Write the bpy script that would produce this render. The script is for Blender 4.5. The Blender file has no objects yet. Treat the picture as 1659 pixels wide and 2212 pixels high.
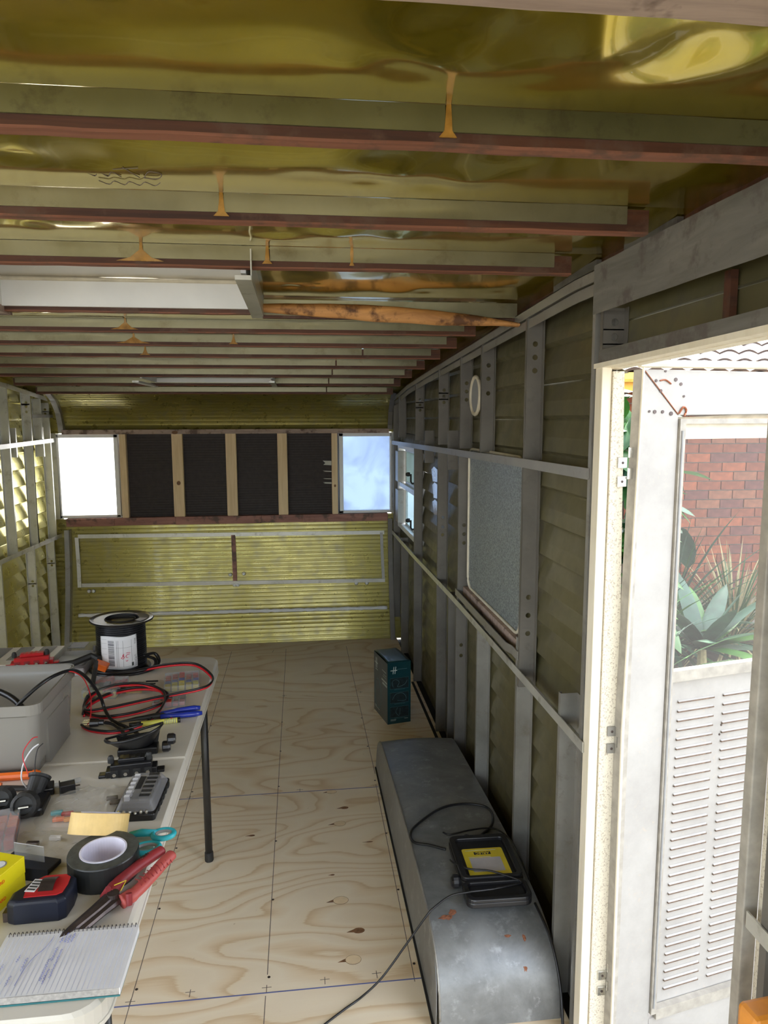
import bpy, math, random
from mathutils import Vector, Matrix, Euler
from mathutils import noise as mn
random.seed(7)
S = bpy.context.scene
COL = S.collection
PI = math.pi

# ------------------------------------------------------------------ camera
cd = bpy.data.cameras.new('camera'); cam = bpy.data.objects.new('camera', cd); COL.objects.link(cam)
cd.sensor_fit = 'VERTICAL'; cd.sensor_height = 36.0; cd.lens = 1550.0/2212.0*36.0
cd.clip_start = 0.02; cd.clip_end = 200
cam.matrix_world = Matrix(((0.99295206, 0.01806114, -0.11713243, 0.0),
                           (-0.11848297, 0.12769479, -0.98471104, 0.0),
                           (-0.0028278, 0.99164905, 0.12893474, 1.65),
                           (0, 0, 0, 1)))
S.camera = cam

# ------------------------------------------------------------------ sky, sun, exposure
w = bpy.data.worlds.new('sky'); S.world = w; w.use_nodes = True
wn = w.node_tree.nodes; wl = w.node_tree.links
bg = wn['Background']
sky = wn.new('ShaderNodeTexSky'); sky.sky_type = 'NISHITA'; sky.sun_disc = False
sky.sun_elevation = math.radians(58); sky.sun_rotation = math.radians(15)
sky.air_density = 1.0; sky.dust_density = 2.5; sky.ozone_density = 1.0
tcw = wn.new('ShaderNodeTexCoord'); cn = wn.new('ShaderNodeTexNoise'); cn.inputs['Scale'].default_value = 2.6; cn.inputs['Detail'].default_value = 6
wl.new(tcw.outputs['Generated'], cn.inputs['Vector'])
cr = wn.new('ShaderNodeValToRGB'); cr.color_ramp.elements[0].position = .34; cr.color_ramp.elements[0].color = (.35,.35,.35,1); cr.color_ramp.elements[1].position = .62; wl.new(cn.outputs['Fac'], cr.inputs[0])
cm = wn.new('ShaderNodeMix'); cm.data_type = 'RGBA'; wl.new(cr.outputs[0], cm.inputs[0]); wl.new(sky.outputs[0], cm.inputs[6]); cm.inputs[7].default_value = (2.85, 2.9, 2.95, 1)   # white cloud over clear sky
wl.new(cm.outputs[2], bg.inputs[0]); bg.inputs[1].default_value = 0.55
sd = bpy.data.lights.new('sun', 'SUN'); so = bpy.data.objects.new('sun', sd); COL.objects.link(so)
sd.energy = 10.0; sd.angle = math.radians(1.0); sd.color = (1.0, 0.95, 0.86)
so.rotation_euler = Vector((-0.06, 0.66, 0.74)).to_track_quat('Z', 'Y').to_euler()
S.view_settings.view_transform = 'Standard'; S.view_settings.look = 'None'
S.view_settings.gamma = 1.0; S.view_settings.use_curve_mapping = False
S.view_settings.exposure = 1.72
S.cycles.max_bounces = 16; S.cycles.diffuse_bounces = 10; S.cycles.glossy_bounces = 8
S.cycles.transparent_max_bounces = 24; S.cycles.transmission_bounces = 12
S.cycles.sample_clamp_indirect = 12.0; S.cycles.caustics_reflective = True

# ------------------------------------------------------------------ materials
MATS = {}
class NT:
    def __init__(s, name):
        s.m = bpy.data.materials.new(name); s.m.use_nodes = True
        s.t = s.m.node_tree; s.b = s.t.nodes['Principled BSDF']; s.out = s.t.nodes['Material Output']
        MATS[name] = s.m
    def n(s, typ, **kw):
        x = s.t.nodes.new(typ)
        for k, v in kw.items():
            if k.startswith('i_'):
                key = k[2:]; key = int(key) if key.isdigit() else key.replace('_', ' ')
                x.inputs[key].default_value = v
            else: setattr(x, k, v)
        return x
    def l(s, a, b): s.t.links.new(a, b)
    def co(s, scale=(1,1,1), obj=True):
        tc = s.n('ShaderNodeTexCoord'); mp = s.n('ShaderNodeMapping'); mp.inputs['Scale'].default_value = scale
        g = s.n('ShaderNodeNewGeometry')
        s.l(g.outputs['Position'] if not obj else tc.outputs['Object'], mp.inputs[0]); return mp.outputs[0]
    def noise(s, vec, scale=5, detail=4, rough=.55, dist=0):
        x = s.n('ShaderNodeTexNoise'); x.inputs['Scale'].default_value = scale; x.inputs['Detail'].default_value = detail
        x.inputs['Roughness'].default_value = rough; x.inputs['Distortion'].default_value = dist
        s.l(vec, x.inputs['Vector']); return x.outputs['Fac']
    def ramp(s, fac, stops):
        x = s.n('ShaderNodeValToRGB'); e = x.color_ramp.elements
        while len(e) < len(stops): e.new(0.5)
        for i, (p, c) in enumerate(stops):
            e[i].position = p; e[i].color = (c[0], c[1], c[2], 1) if hasattr(c, '__len__') else (c, c, c, 1)
        s.l(fac, x.inputs[0]); return x.outputs[0]
    def mix(s, fac, a, b, mode='MIX'):
        x = s.n('ShaderNodeMix', data_type='RGBA', blend_type=mode)
        for sock, v in ((x.inputs[0], fac), (x.inputs[6], a), (x.inputs[7], b)):
            if hasattr(v, 'is_linked'): s.l(v, sock)
            elif hasattr(v, '__len__'): sock.default_value = (v[0], v[1], v[2], 1)
            else: sock.default_value = v
        return x.outputs[2]
    def math(s, op, a, b=None, clamp=False):
        x = s.n('ShaderNodeMath', operation=op, use_clamp=clamp)
        for i, v in enumerate((a, b)):
            if v is None: continue
            if hasattr(v, 'is_linked'): s.l(v, x.inputs[i])
            else: x.inputs[i].default_value = v
        return x.outputs[0]
    def bump(s, h, strength=.3, dist=.01):
        x = s.n('ShaderNodeBump'); x.inputs['Strength'].default_value = strength; x.inputs['Distance'].default_value = dist
        s.l(h, x.inputs['Height']); s.l(x.outputs[0], s.b.inputs['Normal']); return x
    def base(s, c): 
        if hasattr(c, 'is_linked'): s.l(c, s.b.inputs['Base Color'])
        else: s.b.inputs['Base Color'].default_value = (c[0], c[1], c[2], 1)
    def p(s, **kw):
        for k, v in kw.items():
            key = k.replace('_', ' ')
            if hasattr(v, 'is_linked'): s.l(v, s.b.inputs[key])
            else: s.b.inputs[key].default_value = v
        return s

def plain(name, c, rough=.5, metal=0., var=.12, scale=20, bumpy=0., coat=0., spec=.5):
    s = NT(name); v = s.co()
    n = s.noise(v, scale, 4)
    lo = [max(0, x*(1-var)) for x in c]; hi = [min(1, x*(1+var)) for x in c]
    s.base(s.ramp(n, [(.3, lo), (.7, hi)])); s.p(Roughness=rough, Metallic=metal, Coat_Weight=coat)
    s.b.inputs['Specular IOR Level'].default_value = spec
    if bumpy: s.bump(n, bumpy, .002)
    return s.m

def wood(name, a, b, scale=(3, 40, 40), rough=.6, dirt=None, knots=False):
    s = NT(name); v = s.co(scale); n = s.noise(v, 1.5, 6, .6, .6)
    c = s.ramp(n, [(.3, a), (.68, b)])
    if dirt:
        d = s.noise(s.co((4, 4, 4)), 2.2, 5, .65)
        c = s.mix(s.ramp(d, [(.52, 0.), (.62, 1.)]), c, dirt)
    s.base(c); s.p(Roughness=rough); s.bump(n, .25, .002); return s.m

def metal(name, a, b, rough=.45, met=.6, dirt=None, scale=6, streak=(1, 1, 1)):
    s = NT(name); v = s.co(streak, obj=False); n = s.noise(v, scale, 6, .65, .3)
    c = s.ramp(n, [(.3, a), (.7, b)])
    if dirt:
        d = s.noise(v, scale*2.5, 6, .7); c = s.mix(s.ramp(d, [(.56, 0.), (.68, .8)]), c, dirt)
    s.base(c); s.p(Metallic=met); s.p(Roughness=s.ramp(n, [(.3, rough*.8), (.7, min(1, rough*1.3))]))
    s.bump(n, .15, .002); return s.m

# gold lacquered aluminium sheet: roof (glossy) and walls (duller)
def gold(name, a, b, dirt, rough, coat, met, smudge=.5):
    s = NT(name); v = s.co(obj=False)
    n = s.noise(v, 1.6, 5, .6, .4); f = s.noise(v, 14, 5, .6)
    c = s.ramp(n, [(.3, a), (.7, b)])
    c = s.mix(s.ramp(f, [(.5, 0.), (.75, smudge)]), c, dirt)
    s.base(c); s.p(Metallic=met, Coat_Weight=coat, Coat_Roughness=.04)
    s.p(Roughness=s.ramp(f, [(.3, rough*.8), (.7, rough*1.25)]))
    return s.m
gold('gold_roof', (.47,.36,.022), (.60,.46,.04), (.52,.44,.13), .14, .4, .85, .25)
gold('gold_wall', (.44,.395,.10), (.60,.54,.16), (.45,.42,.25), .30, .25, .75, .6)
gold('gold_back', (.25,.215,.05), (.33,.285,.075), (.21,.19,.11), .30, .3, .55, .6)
gold('olive_wall', (.105,.092,.045), (.155,.137,.065), (.12,.108,.075), .42, .1, .35, .8)
metal('strip_dark_reflect', (.13,.13,.06), (.19,.185,.09), .35, .6, (.10,.09,.05), 4)  # same strip metal, darkened to stand for the dark it reflects
metal('strip_metal', (.22,.205,.13), (.32,.30,.20), .34, .7, (.20,.17,.10), 4)
metal('aluminium', (.25,.24,.22), (.37,.36,.33), .42, .55, (.22,.20,.17), 5, (1,1,1))
metal('aluminium_bright', (.50,.50,.46), (.68,.67,.62), .38, .6, (.36,.34,.28), 6)
metal('aluminium_dull', (.125,.115,.10), (.20,.185,.16), .5, .4, (.13,.12,.10), 5)
metal('galvanised', (.15,.155,.155), (.32,.33,.33), .42, .4, (.38,.39,.40), 7)
metal('steel', (.6,.6,.58), (.75,.75,.72), .25, 1.0)
metal('hatch_lid', (.50,.48,.43), (.66,.63,.57), .22, .85)
metal('blue_zinc', (.30,.31,.33), (.40,.41,.42), .45, .5)
# speckled sheet filling the old window
s = NT('speckled_sheet'); v = s.co((1,1,1), obj=False); n = s.noise(v, 150, 3, .8); n2 = s.noise(v, 3, 3)
s.base(s.mix(s.ramp(n2, [(.3, 0.), (.7, .3)]), s.ramp(n, [(.38, (.10,.12,.13)), (.60, (.36,.40,.41))]), (.22,.25,.27))); s.p(Roughness=.5, Metallic=.3)
wood('rib_timber', (.04,.012,.005), (.11,.036,.014), (1.5, 30, 30), .6, (.10,.05,.03))
wood('rib_under_lit', (.15,.055,.03), (.30,.12,.07), (1.5, 30, 30), .75, (.14,.07,.045))
wood('rotten_timber', (.25,.10,.03), (.72,.36,.12), (2, 14, 14), .65, (.12,.05,.02))
wood('pine', (.72,.52,.28), (.86,.66,.40), (30, 30, 2), .6)
wood('red_beam', (.24,.10,.075), (.42,.20,.15), (3, 30, 30), .6, (.12,.07,.05))
wood('grey_beam', (.30,.22,.18), (.50,.38,.31), (3, 30, 30), .7, (.14,.09,.07))
wood('grey_board', (.11,.105,.09), (.19,.18,.16), (8, 3, 20), .7, (.10,.085,.075))
wood('cream_jamb', (.76,.68,.52), (.86,.80,.66), (20, 20, 2), .6)
s = NT('speckled_jamb'); v = s.co(obj=False); n = s.noise(v, 260, 3, .7)
s.base(s.ramp(n, [(.36, (.42,.35,.26)), (.46, (.74,.68,.55))])); s.p(Roughness=.7)
plain('white_paint', (.80,.80,.78), .45, var=.05, scale=6)
s = NT('door_paint'); v = s.co((1,1,1), obj=False); n = s.noise(v, 6, 6, .7); f = s.noise(v, 60, 4, .7)
s.base(s.mix(s.ramp(f, [(.60, 0.), (.72, .5)]), s.ramp(n, [(.3, (.33,.31,.285)), (.7, (.43,.41,.38))]), (.48,.40,.31))); s.p(Roughness=.5)
plain('old_grey_frame', (.36,.33,.28), .55, var=.2, scale=30)
plain('black_plastic', (.012,.012,.014), .32, var=.1)
plain('black_matt', (.02,.02,.02), .6, var=.2)
plain('dark_brown_panel', (.028,.020,.018), .55, var=.25, scale=30)
plain('dark_gap', (.015,.014,.012), .8)
plain('sealant', (.88,.90,.92), .5, var=.05)
plain('cream_sealant', (.66,.60,.47), .6, var=.12)
plain('glue', (.38,.19,.035), .25, var=.3, scale=50, coat=.4)
plain('table_top', (.66,.63,.56), .42, var=.05, scale=8, bumpy=.05)
plain('table_edge', (.68,.65,.58), .45, var=.06)
plain('table_leg_black', (.028,.027,.027), .38, var=.15, metal=.2)
plain('teal_card', (.006,.045,.055), .30, var=.1, coat=.3)
plain('grey_card', (.075,.085,.085), .4, var=.1)
plain('card_print', (.45,.50,.48), .5)
plain('card_picture', (.012,.022,.026), .4, var=.5, scale=60)
plain('card_line', (.10,.20,.22), .5)
plain('yellow_label', (.72,.58,.04), .4, var=.08)
plain('grey_label', (.50,.48,.50), .5, var=.08)
plain('paper', (.74,.74,.76), .7, var=.04)
plain('ink', (.02,.02,.03), .6); plain('red_ink', (.65,.05,.12), .5); plain('blue_ink', (.12,.14,.42), .6)
plain('red_plastic', (.50,.02,.025), .35, var=.1); plain('red_wire', (.60,.015,.025), .35)
plain('orange_plastic', (.80,.15,.015), .4); plain('amber_plastic', (.70,.26,.03), .4, var=.2, scale=12)
plain('blue_plastic', (.01,.03,.32), .3, coat=.3); plain('navy_plastic', (.006,.009,.022), .45)
plain('teal_plastic', (.03,.42,.50), .4); plain('grey_plastic', (.28,.28,.28), .4)
plain('yellow_card', (.80,.68,.01), .4, var=.05); plain('yellow_marker', (.70,.68,.12), .4)
plain('masking_tape', (.74,.52,.20), .5, var=.06, scale=60); plain('duct_tape', (.012,.013,.013), .38, var=.2)
plain('duct_side', (.06,.065,.06), .5, var=.3, scale=90); plain('card_core', (.72,.70,.80), .6)
plain('handle_red', (.26,.025,.03), .5, var=.15, scale=40); plain('handle_light_red', (.44,.075,.065), .5, var=.12)
plain('dark_steel', (.09,.07,.065), .4, metal=.7, var=.4, scale=30)
plain('notebook_cover', (.01,.16,.18), .4); plain('page_edge', (.40,.38,.36), .8, var=.2, scale=200)
plain('coverless_copper', (.35,.12,.06), .4, metal=.5)
plain('mortar', (.20,.175,.15), .9, var=.15); plain('gutter_yellow', (.70,.42,.08), .5, var=.15)
plain('fascia_orange', (.78,.38,.05), .6, var=.08); plain('ground_soil', (.05,.045,.03), .95, var=.4, scale=6)
plain('tile_side', (.06,.04,.03), .8, var=.3, scale=20)
s = NT('roof_tile'); v = s.co(obj=False); n = s.noise(v, 25, 5, .7)
s.base(s.ramp(n, [(.35, (.20,.16,.145)), (.6, (.40,.36,.33))])); s.p(Roughness=.8)
for i, c in enumerate([(.16,.045,.022), (.22,.062,.026), (.11,.038,.03), (.18,.068,.036)]):
    plain('brick_%d' % i, c, .85, var=.3, scale=18, bumpy=.4)
for i, c in enumerate([(.022,.085,.018), (.045,.14,.024), (.014,.055,.028), (.035,.085,.05)]):
    plain('leaf_%d' % i, c, .4, var=.3, scale=12)
plain('dry_grass', (.30,.26,.13), .8, var=.3)

# speckly clear materials
def clear(name, tint, alpha, rough=.1, body=(.8,.8,.8)):
    s = NT(name); t = s.t
    tr = s.n('ShaderNodeBsdfTransparent'); tr.inputs[0].default_value = (*tint, 1)
    s.base(body); s.p(Roughness=rough)
    mx = s.n('ShaderNodeMixShader'); mx.inputs[0].default_value = alpha
    s.l(tr.outputs[0], mx.inputs[1]); s.l(s.b.outputs[0], mx.inputs[2]); s.l(mx.outputs[0], s.out.inputs[0]); return s.m
clear('clear_case', (.90,.92,.94), .22, .08); clear('smoky_cover', (.80,.80,.83), .32, .12, (.55,.55,.57))
clear('tub_plastic', (.74,.72,.68), .50, .25, (.46,.44,.40)); clear('clear_bag', (.95,.95,.95), .20, .05, (.7,.68,.62))
clear('window_glass', (.55,.66,.72), .35, .05, (.5,.6,.65))
# fly screen: fine weave of threads and gaps
s = NT('fly_screen'); v = s.co((1,1,1))
tr = s.n('ShaderNodeBsdfTransparent'); s.base((.42,.39,.36)); s.p(Roughness=.6)
wv = s.n('ShaderNodeTexWave', wave_type='BANDS', bands_direction='Z'); wv.inputs['Scale'].default_value = 170; s.l(v, wv.inputs[0])
mx = s.n('ShaderNodeMixShader'); s.l(s.math('ADD', s.math('MULTIPLY', wv.outputs['Fac'], .16), .09), mx.inputs[0])
s.l(tr.outputs[0], mx.inputs[1]); s.l(s.b.outputs[0], mx.inputs[2]); s.l(mx.outputs[0], s.out.inputs[0])
# frosted panes that pass daylight
def frosted(name, c):
    s = NT(name); s.base(c); s.p(Roughness=.35)
    tl = s.n('ShaderNodeBsdfTranslucent'); v = s.co(obj=False); n = s.noise(v, 3.2, 4, .6, .5)
    s.l(s.ramp(n, [(.36, tuple(x*.74 for x in c)), (.60, c)]), tl.inputs[0])
    mx = s.n('ShaderNodeMixShader'); mx.inputs[0].default_value = .22
    s.l(tl.outputs[0], mx.inputs[1]); s.l(s.b.outputs[0], mx.inputs[2]); s.l(mx.outputs[0], s.out.inputs[0])
frosted('frosted_left', (.97,.98,1.)); frosted('frosted_right', (.30,.36,.46)); frosted('frosted_pane', (.34,.40,.38))

# plywood: cathedral grain
def plywood(name, off, grow):
    s = NT(name); tc = s.n('ShaderNodeTexCoord'); mp = s.n('ShaderNodeMapping'); mp.inputs['Location'].default_value = off
    s.l(tc.outputs['Object'], mp.inputs[0])
    sc = s.n('ShaderNodeMapping'); sc.inputs['Scale'].default_value = (.9, 2.6, 1); s.l(mp.outputs[0], sc.inputs[0])
    nx = s.n('ShaderNodeTexNoise'); nx.inputs['Scale'].default_value = 1.15; nx.inputs['Detail'].default_value = 2.2; nx.inputs['Roughness'].default_value = .42
    s.l(sc.outputs[0], nx.inputs['Vector'])
    sep = s.n('ShaderNodeSeparateXYZ'); s.l(mp.outputs[0], sep.inputs[0])
    field = s.math('ADD', s.math('MULTIPLY', nx.outputs['Fac'], 15.0*grow), s.math('MULTIPLY', sep.outputs['Y'], 5.5))
    fr = s.math('FRACT', field)
    fine = s.noise(s.co((9, 160, 1)), 1.0, 4, .6)
    fr2 = s.math('ADD', fr, s.math('MULTIPLY', s.math('SUBTRACT', fine, .5), .22))
    c = s.ramp(fr2, [(.0, (.84,.73,.55)), (.30, (.87,.77,.59)), (.56, (.81,.67,.47)), (.74, (.68,.51,.31)), (.80, (.83,.72,.53)), (1., (.85,.74,.56))])
    big = s.noise(s.co((1, 1, 1)), 1.3, 3)
    c = s.mix(s.ramp(big, [(.35, 0.), (.7, .35)]), c, (.62,.46,.30))
    d = s.noise(s.co((1, 1, 1)), 45, 3, .8); c = s.mix(s.ramp(d, [(.70, 0.), (.74, .6)]), c, (.34,.22,.12))
    s.base(c); s.p(Roughness=.55); s.bump(fine, .12, .001); return s.m
plywood('plywood_a', (3.1, 1.7, 0), 1.0); plywood('plywood_b', (7.3, 4.1, 0), .9); plywood('plywood_c', (1.2, 9.4, 0), .45)
plywood('plywood_d', (5.5, 2.2, 0), .6)

# ------------------------------------------------------------------ mesh builder
class MB:
    def __init__(s): s.v = []; s.f = []
    def add(s, vs, fs):
        o = len(s.v); s.v += [Vector(p) for p in vs]; s.f += [tuple(i+o for i in f) for f in fs]; return s
    def box(s, x0, x1, y0, y1, z0, z1, M=None):
        vs = [Vector((x, y, z)) for x in (x0, x1) for y in (y0, y1) for z in (z0, z1)]
        if M is not None: vs = [M @ p for p in vs]
        return s.add(vs, [(0,1,3,2), (4,6,7,5), (0,4,5,1), (2,3,7,6), (0,2,6,4), (1,5,7,3)])
    def quad(s, a, b, c, d): return s.add([a, b, c, d], [(0,1,2,3)])
    def prism(s, poly, h0, h1, M=None, inset=0):      # poly in xy, extruded z
        n = len(poly); vs = [Vector((p[0], p[1], h0)) for p in poly] + [Vector((p[0], p[1], h1)) for p in poly]
        fs = [tuple(range(n-1, -1, -1)), tuple(range(n, 2*n))] + [(i, (i+1) % n, (i+1) % n+n, i+n) for i in range(n)]
        if inset:
            cx = sum(p[0] for p in poly)/n; cy = sum(p[1] for p in poly)/n
            vs2 = []
            for p in poly:
                d = Vector((cx-p[0], cy-p[1])); d.normalize(); vs2.append(Vector((p[0]+d.x*inset, p[1]+d.y*inset, h1)))
            h = h1 - abs(inset)*(1 if h1 > h0 else -1)
            vs = [Vector((p[0], p[1], h0)) for p in poly] + [Vector((p[0], p[1], h)) for p in poly] + vs2
            fs = [tuple(range(n-1, -1, -1)), tuple(range(2*n, 3*n))] + [(i, (i+1) % n, (i+1) % n+n, i+n) for i in range(n)] + [(n+i, n+(i+1) % n, (i+1) % n+2*n, i+2*n) for i in range(n)]
        if M is not None: vs = [M @ p for p in vs]
        return s.add(vs, fs)
    def tube(s, path, r, n=8, closed=False, squash=1.0):
        path = [Vector(p) for p in path]; m = len(path); rings = []
        up = Vector((0, 0, 1))
        for i, p in enumerate(path):
            a = path[(i-1) % m] if (i or closed) else p; b = path[(i+1) % m] if (i < m-1 or closed) else p
            t = (b-a); t = t.normalized() if t.length > 1e-9 else Vector((1,0,0))
            ref = up if abs(t.z) < .95 else Vector((1, 0, 0))
            u = t.cross(ref).normalized(); q = u.cross(t).normalized()
            rr = r[i] if hasattr(r, '__len__') else r
            rings.append([p + u*math.cos(2*PI*k/n)*rr + q*math.sin(2*PI*k/n)*rr*squash for k in range(n)])
        vs = [p for g in rings for p in g]; fs = []
        for i in range(m if closed else m-1):
            j = (i+1) % m
            for k in range(n): fs.append((i*n+k, i*n+(k+1) % n, j*n+(k+1) % n, j*n+k))
        if not closed: fs += [tuple(range(n))[::-1], tuple(range((m-1)*n, m*n))]
        return s.add(vs, fs)
    def lathe(s, prof, n=24, M=None, closed=False):   # prof (r,z)
        vs = [Vector((r*math.cos(2*PI*k/n), r*math.sin(2*PI*k/n), z)) for r, z in prof for k in range(n)]
        if M is not None: vs = [M @ p for p in vs]
        fs = []; m = len(prof)
        for i in range(m if closed else m-1):
            j = (i+1) % m
            for k in range(n): fs.append((i*n+k, i*n+(k+1) % n, j*n+(k+1) % n, j*n+k))
        if not closed:
            if prof[0][0] > 1e-6: fs.append(tuple(range(n))[::-1])
            if prof[-1][0] > 1e-6: fs.append(tuple(range((m-1)*n, m*n)))
        return s.add(vs, fs)
    def grid(s, fn, nu, nv):
        vs = [fn(u/nu, v/nv) for u in range(nu+1) for v in range(nv+1)]
        return s.add(vs, [(u*(nv+1)+v, (u+1)*(nv+1)+v, (u+1)*(nv+1)+v+1, u*(nv+1)+v+1) for u in range(nu) for v in range(nv)])
    def sweep(s, path, sec):                          # path points, section offsets (list of Vectors) joined ring wise
        n = len(sec); vs = [Vector(p)+Vector(q) for p in path for q in sec]; m = len(path)
        fs = [(i*n+k, i*n+(k+1) % n, (i+1)*n+(k+1) % n, (i+1)*n+k) for i in range(m-1) for k in range(n)]
        fs += [tuple(range(n))[::-1], tuple(range((m-1)*n, m*n))]
        return s.add(vs, fs)
    def obj(s, name, mat, parent=None, smooth=False, bevel=0, seg=2, solid=0):
        me = bpy.data.meshes.new(name)
        inv = Vector((0, 0, 0))
        me.from_pydata([tuple(p) for p in s.v], [], s.f); me.validate()
        import bmesh
        bm = bmesh.new(); bm.from_mesh(me); bmesh.ops.remove_doubles(bm, verts=bm.verts, dist=1e-6)
        bmesh.ops.recalc_face_normals(bm, faces=bm.faces); bm.to_mesh(me); bm.free()
        me.materials.append(MATS[mat] if isinstance(mat, str) else mat)
        o = bpy.data.objects.new(name, me); COL.objects.link(o)
        if parent is not None: o.parent = parent
        if smooth: me.shade_smooth() if smooth is True else me.shade_smooth()
        if solid:
            m = o.modifiers.new('solid', 'SOLIDIFY'); m.thickness = solid; m.offset = 0
        if bevel:
            m = o.modifiers.new('bevel', 'BEVEL'); m.width = bevel; m.segments = seg; m.limit_method = 'ANGLE'; m.angle_limit = math.radians(40)
        return o

def thing(name, label, cat, loc=(0,0,0), rz=0, group=None):
    o = bpy.data.objects.new(name, None); COL.objects.link(o); o.empty_display_size = .05
    o.location = loc; o.rotation_euler = (0, 0, rz); return tag(o, label, cat, group)
def tag(o, label=None, cat=None, group=None, kind=None):
    if label: o['label'] = label
    if cat: o['category'] = cat
    if group: o['group'] = group
    if kind: o['kind'] = kind
    return o
def struct(name, label=None, cat=None):
    o = bpy.data.objects.new(name, None); COL.objects.link(o); o.empty_display_size = .05
    o['kind'] = 'structure'
    return tag(o, label, cat)
def share(o, name, loc, parent, rot=None, scale=None):
    c = bpy.data.objects.new(name, o.data); COL.objects.link(c); c.parent = parent; c.location = loc
    if rot: c.rotation_euler = rot
    if scale: c.scale = scale
    return c
def catmull(pts, k=8, closed=False):
    P = [Vector(p) for p in pts]; n = len(P); out = []
    for i in range(n if closed else n-1):
        p0 = P[(i-1) % n] if (closed or i) else P[0]; p1 = P[i]; p2 = P[(i+1) % n]; p3 = P[(i+2) % n] if (closed or i+2 < n) else P[-1]
        for j in range(k):
            t = j/k; out.append(.5*((2*p1)+(p2-p0)*t+(2*p0-5*p1+4*p2-p3)*t*t+(3*p1-p0-3*p2+p3)*t**3))
    if not closed: out.append(P[-1])
    return out
def rrect(x0, x1, y0, y1, r, n=5):
    out = []
    for cx, cy, a in ((x1-r, y1-r, 0), (x0+r, y1-r, 90), (x0+r, y0+r, 180), (x1-r, y0+r, 270)):
        for k in range(n+1):
            t = math.radians(a+90*k/n); out.append((cx+r*math.cos(t), cy+r*math.sin(t)))
    return out
def text(name, body, size, mat, parent, M, depth=.0004):
    cu = bpy.data.curves.new(name, 'FONT'); cu.body = body; cu.size = size; cu.extrude = depth
    cu.align_x = 'CENTER'; cu.align_y = 'CENTER'
    t = bpy.data.objects.new('tmp', cu); COL.objects.link(t)
    dg = bpy.context.evaluated_depsgraph_get(); me = bpy.data.meshes.new_from_object(t.evaluated_get(dg))
    bpy.data.objects.remove(t); me.transform(M); me.materials.clear(); me.materials.append(MATS[mat])
    o = bpy.data.objects.new(name, me); COL.objects.link(o); o.parent = parent; return o
def interp(y, ys, vs):
    if y <= ys[0]: return vs[0]
    for i in range(1, len(ys)):
        if y <= ys[i]: return vs[i-1]+(vs[i]-vs[i-1])*(y-ys[i-1])/(ys[i]-ys[i-1])
    return vs[-1]

# ================================================================== FLOOR
XR, XL = .70, -1.72           # framing planes of the two long walls
SR, SL = .752, -1.772         # cladding behind them
def zr(y): return interp(y, [0, 1.8, 2.4, 3.1, 3.9, 4.6, 5.3], [1.995, 1.995, 1.968, 1.935, 1.90, 1.862, 1.80])
floor = struct('floor', 'raw pine plywood floor with pencilled joist lines', 'floor')
joints = [(-1.3, .78), (.78, 1.91), (1.91, 3.037), (3.037, 4.17), (4.17, 5.255)]
for i, (a, b) in enumerate(joints):
    MB().box(-1.71, .715, a+.0006, b-.0006, -.018, 0).obj('plywood_sheet', ['plywood_d', 'plywood_d', 'plywood_a', 'plywood_b', 'plywood_c'][i], floor)
MB().box(-1.78, .80, -1.32, 5.45, -.06, -.02).obj('subfloor', 'dark_gap', floor)
plain('pencil', (.16,.13,.11), .8); plain('chalk_blue', (.12,.14,.33), .8); plain('knot', (.20,.10,.045), .7, var=.4, scale=80); plain('patch_wood', (.76,.60,.38), .6)
for xa, ya, xb, yb in [(-.505, 1.0, -.50, 5.06), (-.120, 1.98, -.113, 5.07), (.314, 1.90, .323, 3.03), (.330, 3.16, .323, 5.08), (-.128, 1.0, -.122, 1.90), (-.21, 5.0, -.20, 5.06)]:
    m = MB(); m.add([(xa-.0012, ya, .0003), (xa+.0012, ya, .0003), (xb+.0012, yb, .0003), (xb-.0012, yb, .0003)], [(0,1,2,3)]); m.obj('pencil_line', 'pencil', floor)
for y, x0, x1 in [(1.911, -.62, .335), (3.038, -.66, .333)]:
    MB().box(x0, x1, y-.002, y+.0022, .0001, .0005).obj('chalk_line', 'chalk_blue', floor)
def ellip(cx, cy, rx, ry, n=16, tail=0):
    pts = [(cx+rx*math.cos(2*PI*k/n), cy+ry*math.sin(2*PI*k/n)) for k in range(n)]
    if tail: pts[n//2] = (cx-rx-tail, cy-ry*.3)
    return pts
for x, y, rx, ry, tl in [(.142, 2.763, .026, .020, .03), (.118, 2.288, .028, .022, .03), (.140, 2.009, .026, .021, .03), (.12, 3.02, .024, .016, .02), (-.55, 2.46, .020, .016, .02)]:
    MB().prism(ellip(x, y, rx*.96, ry*.97, 18, tl*.8), .0001, .0004).obj('patch_rim', 'knot', floor)
    MB().prism(ellip(x, y, rx*.92, ry*.9, 18), .0004, .0007).obj('wood_patch', 'patch_wood', floor)
for x, y, rx, ry in [(.169, 2.881, .017, .010), (.167, 2.133, .020, .013), (-.212, 2.72, .013, .006), (.096, 2.431, .008, .004), (.25, 2.62, .014, .003)]:
    MB().prism(ellip(x, y, rx, ry, 12, rx), .0001, .0006).obj('knot', 'knot', floor)
for x, y in [(-.505, 1.915), (-.12, 1.92), (-.50, 3.04), (.323, 3.04), (.05, 1.93), (-.34, 1.93), (.205, 1.935), (-.11, 4.17), (.35, 4.17), (-.02, 3.045), (.335, 2.97)]:
    m = MB(); m.box(x-.014, x+.014, y+.010, y+.0115, .0001, .0006); m.box(x-.001, x+.001, y-.008, y+.02, .0001, .0006); m.obj('pen_mark', 'pencil', floor)
for i, (y0, y1) in enumerate(joints[1:4]):           # countersunk screw heads along the lines
    for x in (-.5, -.118, .32):
        for k in range(3):
            m = MB(); m.prism(ellip(x+.003, y0+.06+k*.35, .0045, .0045, 8), .0002, .0008); m.obj('screw_head', 'dark_steel', floor)

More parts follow.
